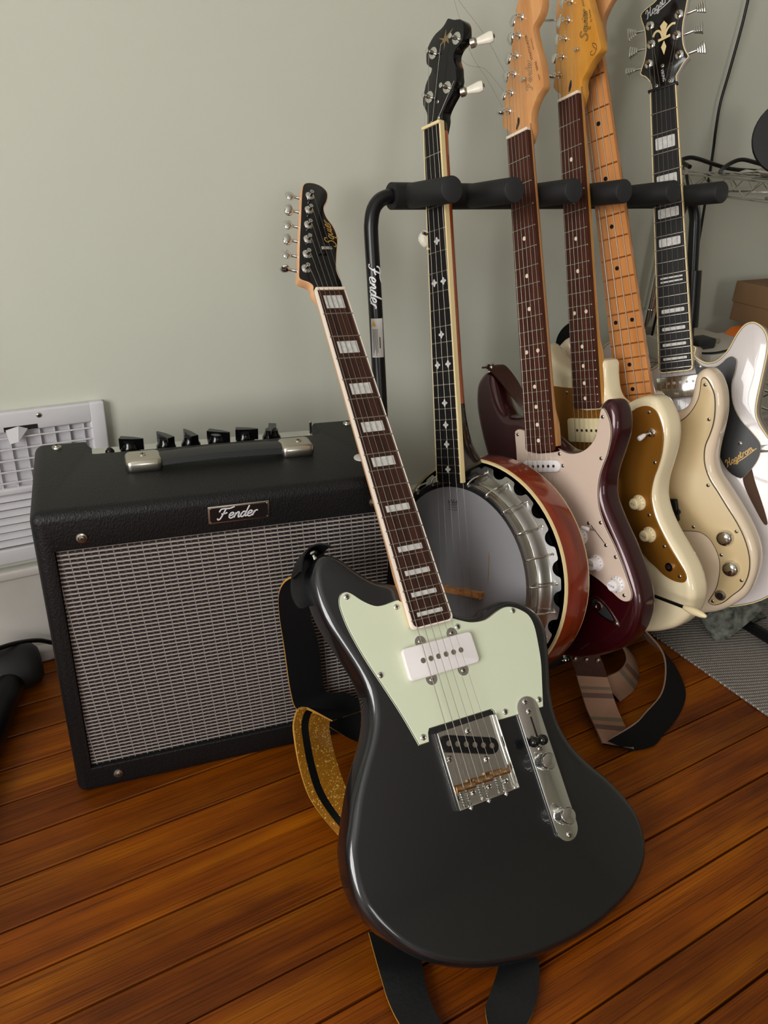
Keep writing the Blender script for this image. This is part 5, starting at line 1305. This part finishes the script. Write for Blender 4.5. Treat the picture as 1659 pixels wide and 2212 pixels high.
# ------------------------------------------------------------------ multi-guitar rack
def rack():
    by, bz = .990, .748
    r = empty('guitar_rack', Matrix.Translation((.895, .80, 0)))
    O = Vector((.895, .80, 0))
    def L(p): return tuple(Vector(p) - O)
    def cylx(b, y, z, x0, x1, rad, n=24, mi=0):
        b.tube([L((x0, y, z)), L((x1, y, z))], rad, n, mi)
    b = B(); cylx(b, by, bz, .592, 1.195, .0182); bar = b.build('top_pad', 'rubber', r)
    for x in (.621, .725, .834, .935, 1.043, 1.158):
        b = B(); p0, p1 = Vector(L((x, by, bz))), Vector(L((x, .884, .766)))
        d = (p1 - p0).normalized(); Ln = (p1 - p0).length
        b.lathe([(.0170, 0), (.0170, Ln - .0012), (.0164, Ln - .0002), (.0160, Ln), (.0001, Ln)], 26, 0, aim(p0, d), mis=[0, 0, 0, 1, 1])
        b.build('padded_arm', ['rubber', 'smoke'], r)
    def upright(x, s, mat_):
        path = [(x + s * .036, by, bz), (x + s * .028, by, bz - .001), (x + s * .016, by, bz - .006), (x + s * .006, by - .002, bz - .017), (x + s * .001, by - .006, bz - .034), (x, by - .010, bz - .055), (x, .960, .60), (x, .900, .30), (x, .852, .05), (x, .846, .031)]
        return catmull([L(p) for p in path], 3, False)
    for x, s in ((.557, 1), (1.232, -1)):
        b = B(); b.tube(upright(x, s, None), .0102, 16); b.build('upright', 'blacksteel', r)
        b = B(); b.tube(catmull([L((x, .845, .0245)), L((x, .80, .0245)), L((x, .62, .0245)), L((x, .56, .0245))], 3, False), .0112, 14); b.tube([L((x, .845, .0245)), L((x, 1.06, .0245))], .0112, 14); b.build('base_tube', 'blacksteel', r)
        for y in (.565, 1.055):
            B().tube([L((x, y - .016, .0190)), L((x, y + .016, .0190))], .0140, 16).build('rubber_foot', 'rubber', r)
        for y in (.735, .835):
            B().tube([L((x, y, .03)), L((x, y, .048))], .008, 12).build('rail_bracket', 'blacksteel', r)
    b = B(); b.tube([L((1.232, .9645, .625)), L((1.232, .9445, .525))], .0165, 18); b.build('sleeve', 'blacksteel', r)
    for y, z in ((.735, .0470), (.835, .0470)):
        b = B(); cylx(b, y, z, .56, 1.23, .0175); b.build('bottom_pad', 'rubber', r)
    # script on the left upright and the warning sticker, wrapped on the tube
    def on_tube(pts2, lift):
        """(s along the tube downwards, t around it) -> point"""
        out = []
        a, c = Vector((.557, .9645, .645)), Vector((.557, .930, .45)); d = (c - a).normalized()
        for s_, t_ in pts2:
            p = a + d * s_; an = t_ / .0102
            side = Vector((1, 0, 0)); frn = d.cross(side).normalized()
            if frn.y > 0: frn = -frn
            out.append(L(p + (frn * math.cos(an) + side * math.sin(an)) * (.0102 + lift)))
        return out
    tmp = B(); script(tmp, 'Fender', Matrix.Identity(4), .0165, .13, .24)
    b = B(); b.add(on_tube([(x - .014, y - .0145) for x, y, z in tmp.v], .0003), tmp.f); b.build('lettering', 'silver_ink', r)
    g = B(); n, m_ = 8, 10; vs = []
    for i in range(n + 1):
        for j in range(m_ + 1):
            vs.append((.058 + .055 * i / n, -.0155 + .0185 * j / m_))
    g.add(on_tube(vs, .0003), [(i * (m_ + 1) + j, i * (m_ + 1) + j + 1, (i + 1) * (m_ + 1) + j + 1, (i + 1) * (m_ + 1) + j) for i in range(n) for j in range(m_)], 0, True)
    g.add(on_tube([(.0605, -.0105), (.0685, -.0130), (.0685, -.0070)], .0012), [(0, 1, 2)], 1)
    for k in range(5):
        y0 = -.0130 + k * .0017
        g.add(on_tube([(.0725, y0), (.1105 - (k % 3) * .004, y0), (.1105 - (k % 3) * .004, y0 + .0006), (.0725, y0 + .0006)], .0005), [(0, 1, 2, 3)], 2)
    g.add(on_tube([(.084, -.0030), (.100, -.0030), (.100, -.0017), (.084, -.0017)], .0005), [(0, 1, 2, 3)], 2)
    g.build('warning_sticker', ['paper', 'yellow', 'print_ink'], r)
    tag(r, 'black tubular multi-guitar rack with foam padded arms and bottom rails', 'guitar stand')
rack()

# ------------------------------------------------------------------ straps
def wpt(key, x, y, z): return tuple(pose(key) @ Vector((x / 1000, y / 1000, z / 1000)))
def strap_root(name, loc): return empty(name, Matrix.Translation(loc))
def rib(r, name, rows, mats, th=.003, cols=1, colmats=None, sub=5):
    o = r.matrix_world.translation
    rows = [(tuple(Vector(a) - o), tuple(Vector(c) - o)) for a, c in rows]
    return B().ribbon(rows, th, 0, 1, 2, cols, sub, colmats).build(name, mats, r)
M['tan_edge'] = mat('tan_leather_edge', rgb(178, 128, 50), 0.6)
def gold_strap():
    r = strap_root('guitar_strap', (.36, .60, 0))
    gm = ['glitter', 'suede', 'tan_edge', 'black']
    cm_ = [0, 0, 3, 0, 0, 0, 0, 0]
    cm_ = [0, 3, 0, 0, 0]
    rows = [((.352, .742, .322), (.384, .738, .336)), ((.328, .748, .326), (.366, .748, .300)), ((.317, .757, .305), (.360, .756, .262)), ((.320, .767, .262), (.370, .766, .224)), ((.329, .772, .198), (.381, .772, .182)), ((.337, .772, .125), (.388, .772, .115)), ((.344, .764, .092), (.398, .770, .098)), ((.368, .742, .080), (.420, .760, .096)), ((.410, .718, .046), (.440, .740, .085)), ((.450, .700, .03), (.475, .715, .07))]
    rib(r, 'band', rows, gm, .0032, 5, cm_[::-1])
    rows = [((.420, .715, .098), (.368, .702, .112)), ((.382, .716, .110), (.330, .716, .140)), ((.366, .708, .104), (.314, .708, .130)), ((.361, .690, .086), (.307, .690, .114)), ((.357, .662, .070), (.304, .664, .082)), ((.359, .636, .048), (.308, .638, .052)), ((.369, .600, .030), (.329, .600, .016)), ((.390, .56, .012), (.350, .55, .004))]
    rib(r, 'band', rows, gm, .0032, 5, [0, 0, 0, 3, 0])
    rows = [((.300, .47, .012), (.345, .45, .012)), ((.291, .437, .014), (.335, .413, .014)), ((.286, .415, .012), (.327, .393, .012)), ((.282, .395, .010), (.322, .376, .010)), ((.281, .372, .008), (.320, .353, .008)), ((.285, .338, .006), (.325, .323, .006)), ((.304, .302, .006), (.338, .312, .006)), ((.345, .284, .006), (.357, .318, .006)), ((.392, .303, .007), (.370, .340, .007)), ((.418, .316, .010), (.390, .354, .010)), ((.440, .336, .012), (.405, .365, .012)), ((.452, .352, .014), (.418, .378, .014))]
    rib(r, 'band', rows, ['glitter', 'leather_black', 'tan_edge'], .0030, 1)
    # black leather tab round the horn button
    T = pose('offset'); o = r.matrix_world.translation
    b = B(); pl = catmull(mm([(-92, -341), (-103, -337), (-118, -340), (-132, -350), (-142, -366), (-147, -385), (-143, -402), (-132, -404), (-120, -392), (-108, -376), (-97, -358)]), 4)
    b.slab(pl, -.0455, -.0495, .0012, seg=2, T=Matrix.Translation(-o) @ T); b.build('leather_tab', 'leather_black', r)
    b = B(); P = [wpt('offset', x, y, z) for x, y, z in [(-95, -343, -15), (-106, -337, -20), (-120, -340, -20), (-133, -352, -16), (-138, -366, -20)]]; Q = [wpt('offset', x, y, z) for x, y, z in [(-95, -343, -46), (-106, -337, -47), (-120, -340, -47), (-133, -352, -47), (-141, -368, -47)]]
    b.ribbon([(tuple(Vector(a) - o), tuple(Vector(c) - o)) for a, c in zip(P, Q)], .002, 0, 0, 0); b.build('leather_fold', 'leather_black', r)
    tag(r, 'gold glitter guitar strap with black stripe hanging from the charcoal guitar', 'strap')
gold_strap()

def tweed_strap():
    r = strap_root('guitar_strap', (.85, .60, 0))
    M['tweed_edge'] = mat('tweed_edge', rgb(150, 122, 106), 0.85)
    tm = ['tweed', 'suede', 'tweed_edge']
    rows = [((.7915, .6675, .062), (.8345, .6425, .061)), ((.7890, .6500, .044), (.8320, .6250, .044)), ((.7825, .6245, .026), (.8255, .5995, .026)), ((.7700, .5900, .020), (.8130, .5650, .016)), ((.7595, .5645, .016), (.8025, .5395, .007))]
    rib(r, 'band', rows, ['suede', 'tweed', 'tweed_edge'], .003, 1)
    low = [(.800, .541, .0035), (.838, .534, .003), (.870, .543, .003), (.932, .564, .003), (.985, .595, .003), (1.022, .643, .003), (1.040, .686, .003), (1.044, .740, .004)]
    upp = [(.765, .562, .022), (.806, .552, .046), (.842, .562, .047), (.899, .582, .047), (.952, .620, .047), (.988, .660, .047), (1.006, .709, .047), (1.012, .752, .050)]
    rib(r, 'band', list(zip(upp, low)), ['suede', 'tweed', 'tweed_edge'], .003, 1)
    rib(r, 'band', list(zip([(.835, .655, .046), (.880, .655, .047), (.915, .672, .047), (.936, .704, .047), (.945, .75, .048), (.93, .79, .05)], [(.868, .632, .003), (.917, .645, .003), (.958, .675, .003), (.984, .713, .003), (.990, .755, .004), (.97, .80, .006)])), tm, .003, 1)
    rows = [((.776, .680, .104), (.820, .655, .102)), ((.784, .673, .084), (.828, .648, .082)), ((.7920, .6665, .062), (.8350, .6415, .061))]
    lt = rib(r, 'leather_end', rows, ['leather', 'leather', 'leather'], .0042)
    o = r.matrix_world.translation
    rv = shared('rivet', B().lathe([(.0042, 0), (.0036, .0014), (.0001, .0022)], 14), ['chrome'])
    for k in range(3):
        p = Vector((.786, .672, .094)).lerp(Vector((.818, .6535, .0925)), k / 2)
        q = bpy.data.objects.new('rivet', rv); scn.collection.objects.link(q); q.parent = lt
        q.matrix_local = aim(p - o + Vector((-.0012, -.0021, .0)), (-.5, -.86, .1))
    rows = [(wpt('double_cut', -128, -325, -14), wpt('double_cut', -118, -323, -42)), (wpt('double_cut', -112, -328, -12), wpt('double_cut', -104, -327, -46)), (wpt('double_cut', -99, -348, -22), wpt('double_cut', -90, -350, -54)), (wpt('double_cut', -90, -375, -38), wpt('double_cut', -80, -375, -60)), (wpt('double_cut', -84, -400, -54), wpt('double_cut', -70, -402, -66)), (wpt('double_cut', -70, -440, -66), wpt('double_cut', -55, -440, -70))]
    le = rib(r, 'leather_end', rows, ['leather', 'leather', 'leather'], .003)
    q = bpy.data.objects.new('strap_button', STRAP_BUTTON); scn.collection.objects.link(q); q.parent = le
    q.matrix_local = Matrix.Translation(-o) @ aim(wpt('double_cut', -112, -333, -20), tuple(pose('double_cut').to_3x3() @ Vector((.1, 1, .15))))
    tag(r, 'brown plaid guitar strap with leather ends trailing on the floor from wine red guitar', 'strap')
tweed_strap()

def bass_strap():
    r = strap_root('guitar_strap', (1.10, .75, 0))
    o = r.matrix_world.translation
    rows = [((-95, -412, -66), (-95, -440, -66)), ((-122, -405, -62), (-114, -432, -62)), ((-137, -406, -58), (-124, -434, -58)), ((-151, -415, -52), (-136, -440, -54)), ((-160, -430, -46), (-144, -450, -50)), ((-163, -451, -44), (-150, -463, -48)), ((-158, -475, -50), (-146, -480, -54))]
    rib(r, 'band', [(wpt('bass', *a), wpt('bass', *c)) for a, c in rows], ['suede', 'suede', 'black'], .003)
    rows = [((1.30, .70, .090), (1.30, .67, .075)), ((1.25, .688, .075), (1.25, .655, .055)), ((1.205, .690, .060), (1.200, .655, .030)), ((1.175, .700, .052), (1.172, .662, .010)), ((1.160, .712, .030), (1.158, .672, .006)), ((1.185, .716, .012), (1.180, .676, .0075)), ((1.26, .715, .0085), (1.255, .675, .0085)), ((1.32, .715, .0085), (1.315, .675, .0085))]
    rib(r, 'band', rows, ['patch_cloth', 'patch_cloth', 'black'], .003)
    tag(r, 'patterned blue and black fabric strap folded on the rug under the bass', 'strap')
bass_strap()

# ------------------------------------------------------------------ rug
b = B(); b.box((0, 0, 0), (1.35, 1.45, .005), bev=.002)
o = b.build('rug', 'rug'); o.location = (1.066, -.70, 0)
tag(o, 'grey woven rug with zigzag texture on the wood floor beside the rack', 'rug')

# ------------------------------------------------------------------ wire shelf unit and what lies on it
SX, SY0, SY1, SX1 = 1.352, .79, 1.145, 2.25
def wire_shelf():
    r = empty('wire_shelf', Matrix.Translation(((SX + SX1) / 2, (SY0 + SY1) / 2, 0)))
    O = r.matrix_world.translation
    def L(*p): return tuple(Vector(p) - O)
    for x in (SX, SX1):
        for y in (SY0, SY1):
            b = B(); b.tube([L(x, y, .0), L(x, y, 1.0 if y == SY1 and x > SX else .80)], .0122, 16)
            for k in range(3, 30):
                z = k * .0254
                if z < .79: b.tube([L(x, y, z), L(x, y, z + .0012)], .0126, 16)
            b.build('post', 'chrome', r)
            B().tube([L(x, y, .47), L(x, y, .51)], .0155, 16).build('collar', 'chrome', r)
    for z in (.783, .4245):
        sh = B(); rad = .0030
        for (a, c) in (((SX, SY0), (SX, SY1)), ((SX1, SY0), (SX1, SY1)), ((SX, SY0), (SX1, SY0)), ((SX, SY1), (SX1, SY1))):
            sh.tube([L(a[0], a[1], z - .003), L(c[0], c[1], z - .003)], rad, 8); sh.tube([L(a[0], a[1], z - .036), L(c[0], c[1], z - .036)], rad * .85, 8)
        so = sh.build('shelf_frame', 'chrome', r)
        for (a, c) in (((SX, SY0), (SX, SY1)), ((SX, SY0), (SX1, SY0)), ((SX, SY1), (SX1, SY1))):
            n = int((Vector(c) - Vector(a)).length / .03); pts = []
            for k in range(n + 1):
                t = k / n; pts.append(L(a[0] + (c[0] - a[0]) * t, a[1] + (c[1] - a[1]) * t, z - (.006 if k % 2 else .033)))
            B().tube(pts, .0016, 6).build('zigzag_wire', 'chrome', so)
        k = 0; x = SX + .028
        wm = shared('shelf_wire', B().tube([(0, SY0, 0), (0, SY1, 0)], .0014, 6), ['chrome'])
        while x < SX1 - .01:
            inst('shelf_wire', wm, so, Matrix.Translation((x - O.x, -O.y, z))); x += .028
    tag(r, 'chrome wire shelving unit standing against the sage green wall', 'shelf')
wire_shelf()

def thing_box(name, lo, hi, m, label, cat, bev=.002, rot=0.0, lip=None):
    c = ((lo[0] + hi[0]) / 2, (lo[1] + hi[1]) / 2, lo[2]); s = [(hi[i] - lo[i]) / 2 for i in (0, 1)]
    o = B().box((-s[0], -s[1], 0), (s[0], s[1], hi[2] - lo[2]), bev=bev).build(name, m)
    o.location = c; o.rotation_euler[2] = rot
    return tag(o, label, cat)
thing_box('white_box', (1.300, .93, .4262), (1.476, 1.10, .468), 'whitebox', 'flat white cardboard box lying on the lower wire shelf', 'box')
thing_box('paper_packet', (1.545, .94, .4262), (1.80, 1.12, .446), 'paper', 'stack of white papers under the orange packet on the wire shelf', 'papers', .001)
pk_ = B(); pk_.add([(-.10, -.08, 0), (.12, -.08, 0), (.12, .08, 0), (-.10, .08, 0), (-.085, -.075, .016), (.12, -.07, .030), (.12, .07, .030), (-.085, .075, .016)], [(0, 3, 2, 1), (4, 5, 6, 7), (0, 1, 5, 4), (1, 2, 6, 5), (2, 3, 7, 6), (3, 0, 4, 7)])
o = pk_.build('orange_packet', 'orange'); o.location = (1.675, 1.03, .4462); tag(o, 'bright orange paper packet beneath the brown cardboard box', 'packet')
def cardboard():
    r = empty('cardboard_box', Matrix.Translation((1.72, 1.03, .4765)))
    B().box((-.125, -.09, 0), (.125, .09, .080), bev=.0015).build('box_body', 'card', r)
    B().box((-.128, -.093, .040), (.128, .093, .086), bev=.002).build('lid', 'card', r)
    tag(r, 'brown cardboard box stacked on the orange packet on the wire shelf', 'box')
cardboard()
def cable(name, pts, rad, label, m='black', sub=6):
    b = B(); P = [Vector(p) for p in pts]; o0 = P[0]
    b.tube(catmull([tuple(p - o0) for p in P], sub, False), rad, 10)
    o = b.build(name, m); o.location = o0
    return tag(o, label, 'cable')
cable('hanging_cable', [(1.478, 1.172, 2.495), (1.479, 1.172, 1.8), (1.480, 1.172, 1.25), (1.4800, 1.172, 1.08), (1.478, 1.172, 1.03), (1.472, 1.172, .965), (1.466, 1.172, .91), (1.470, 1.172, .86), (1.479, 1.172, .80), (1.49, 1.165, .60), (1.50, 1.160, .30), (1.50, 1.15, .006)], .0028, 'black cable hanging down the sage green wall behind the wire shelf')
cable('audio_cable', [(1.28, 1.06, .795), (1.300, 1.10, .803), (1.322, 1.10, .8095), (1.35, 1.10, .8075), (1.40, 1.10, .799), (1.453, 1.10, .792), (1.52, 1.10, .790), (1.575, 1.10, .7893), (1.68, 1.095, .7893)], .0040, 'black audio cable arching over the left end of the upper shelf')
cable('audio_cable', [(1.372, 1.06, .7893), (1.39, 1.075, .7893), (1.42, 1.085, .800), (1.455, 1.085, .8100), (1.500, 1.083, .806), (1.54, 1.078, .799), (1.60, 1.06, .7893), (1.70, .99, .7893)], .0040, 'black audio cable looping up from the upper shelf beside the crumpled paper')
b = B()
pp = []
for i in range(7):
    for j in range(5):
        pp.append((i * .018, j * .022, .0015 + .007 * abs(math.sin(i * 1.7 + j * 2.3)) + (.012 if (i in (3, 4) and j in (2, 3)) else 0)))
b.add(pp, [(i * 5 + j, i * 5 + j + 1, (i + 1) * 5 + j + 1, (i + 1) * 5 + j) for i in range(6) for j in range(4)], 0, True)
o = b.build('crumpled_paper', 'whitebox'); o.location = (1.43, .975, .7849)
sm = o.modifiers.new('thick', 'SOLIDIFY'); sm.thickness = .001; tag(o, 'crumpled beige paper lying on the upper wire shelf', 'paper')
def pop_filter():
    r = empty('pop_filter', Matrix.Translation((1.452, .985, .7855)))
    T = Matrix.Translation((0, 0, .058)) @ Matrix.Rotation(math.radians(78), 4, 'X') @ Matrix.Rotation(math.radians(0), 4, 'Y')
    T = Matrix.Translation((0, 0, .070)) @ Vector((-.75, -.62, .22)).to_track_quat('Z', 'Y').to_matrix().to_4x4()
    B().lathe([(.060, -.005), (.067, -.005), (.069, 0), (.067, .005), (.060, .005)], 40, 0, T).build('rim', 'black', r)
    B().lathe([(.061, -.0015), (.061, .0015), (.0001, .0030)], 40, 0, T).build('mesh_screen', 'smoke', r)
    B().tube([(0.01, .01, .004), (.004, .004, .012)], .004, 8).box((-.02, -.02, 0), (.04, .03, .006), bev=.002).build('clamp', 'nickel', r)
    tag(r, 'round black pop filter standing on the upper wire shelf', 'pop filter')
pop_filter()
def jack_plug():
    r = empty('jack_plug', Matrix.Translation((1.44, 1.0, .7465)))
    b = B(); b.lathe([(.0001, 0), (.0022, .001), (.0026, .004), (.0016, .006), (.0030, .007), (.0030, .024), (.0045, .0245), (.0045, .040), (.0035, .042)], 14, 0, aim((0, 0, 0), (.9, -.25, 0))); b.build('plug', 'nickel', r)
    b = B(); b.tube(catmull([(.037, -.0105, 0), (.07, -.02, -.003), (.11, -.028, -.012), (.16, -.03, -.03), (.22, -.02, -.07), (.27, 0, -.14)], 5, False), .003, 8); b.build('cord', 'black', r)
    tag(r, 'nickel jack plug on a cord hanging just under the upper wire shelf', 'cable')
jack_plug()
cable('thin_cable', [(1.30, 1.08, .78), (1.295, 1.06, .74), (1.275, 1.05, .70), (1.268, 1.05, .66), (1.285, 1.06, .60), (1.31, 1.09, .50), (1.33, 1.11, .20), (1.33, 1.12, .004)], .0028, 'thin black cable drooping behind the right upright of the rack')
def adapter():
    r = empty('plug_adapter', Matrix.Translation((1.335, .985, .4682)))
    B().box((-.028, -.018, 0), (.022, .018, .020), bev=.004).build('block', 'smoke', r)
    B().tube([(.022, 0, .010), (.046, -.004, .010)], .006, 12).build('plug', 'nickel', r)
    B().tube(catmull([(-.028, 0, .010), (-.05, -.01, .008), (-.055, -.04, .004), (-.02, -.05, .003), (.03, -.045, .003)], 5, False), .0022, 8).build('cord', 'black', r)
    tag(r, 'small grey adapter with nickel plug resting on the flat white box', 'adapter')
adapter()

# ------------------------------------------------------------------ stand base at the left edge
def stand_base():
    r = empty('keyboard_stand', Matrix.Translation((-.03, 1.05, 0)))
    O = r.matrix_world.translation
    def L(*p): return tuple(Vector(p) - O)
    B().tube([L(.002, 1.100, .030), L(-.024, 1.03, .028), L(-.046, .97, .027), L(-.10, .83, .026), L(-.20, .57, .026)], .0250, 20).build('base_tube', 'blacksteel', r)
    b = B(); b.lathe([(.018, 0), (.032, .004), (.036, .014), (.037, .055), (.033, .072), (.024, .079)], 26, 0, aim(L(-.030, 1.108, .037), (1, .06, 0))); b.build('rubber_cap', 'rubber', r)
    B().tube([L(-.08, .90, .03), L(-.30, .95, .55), L(-.42, .98, .85)], .0180, 16).build('leg', 'blacksteel', r)
    tag(r, 'black tubular stand base with rubber end cap on the floor by the wall', 'stand')
stand_base()
cable('power_cable', [(-.45, 1.0, .004), (-.25, 1.02, .010), (-.12, 1.06, .055), (-.04, 1.095, .0810), (.005, 1.115, .0800), (.05, 1.145, .056), (.085, 1.148, .036), (.16, 1.148, .012), (.30, 1.14, .004), (.42, 1.135, .004)], .0038, 'black power cable crossing the stand base towards the back of the amplifier')
for o_ in bpy.data.objects:
    if 'nut_y' in o_: del o_['nut_y']
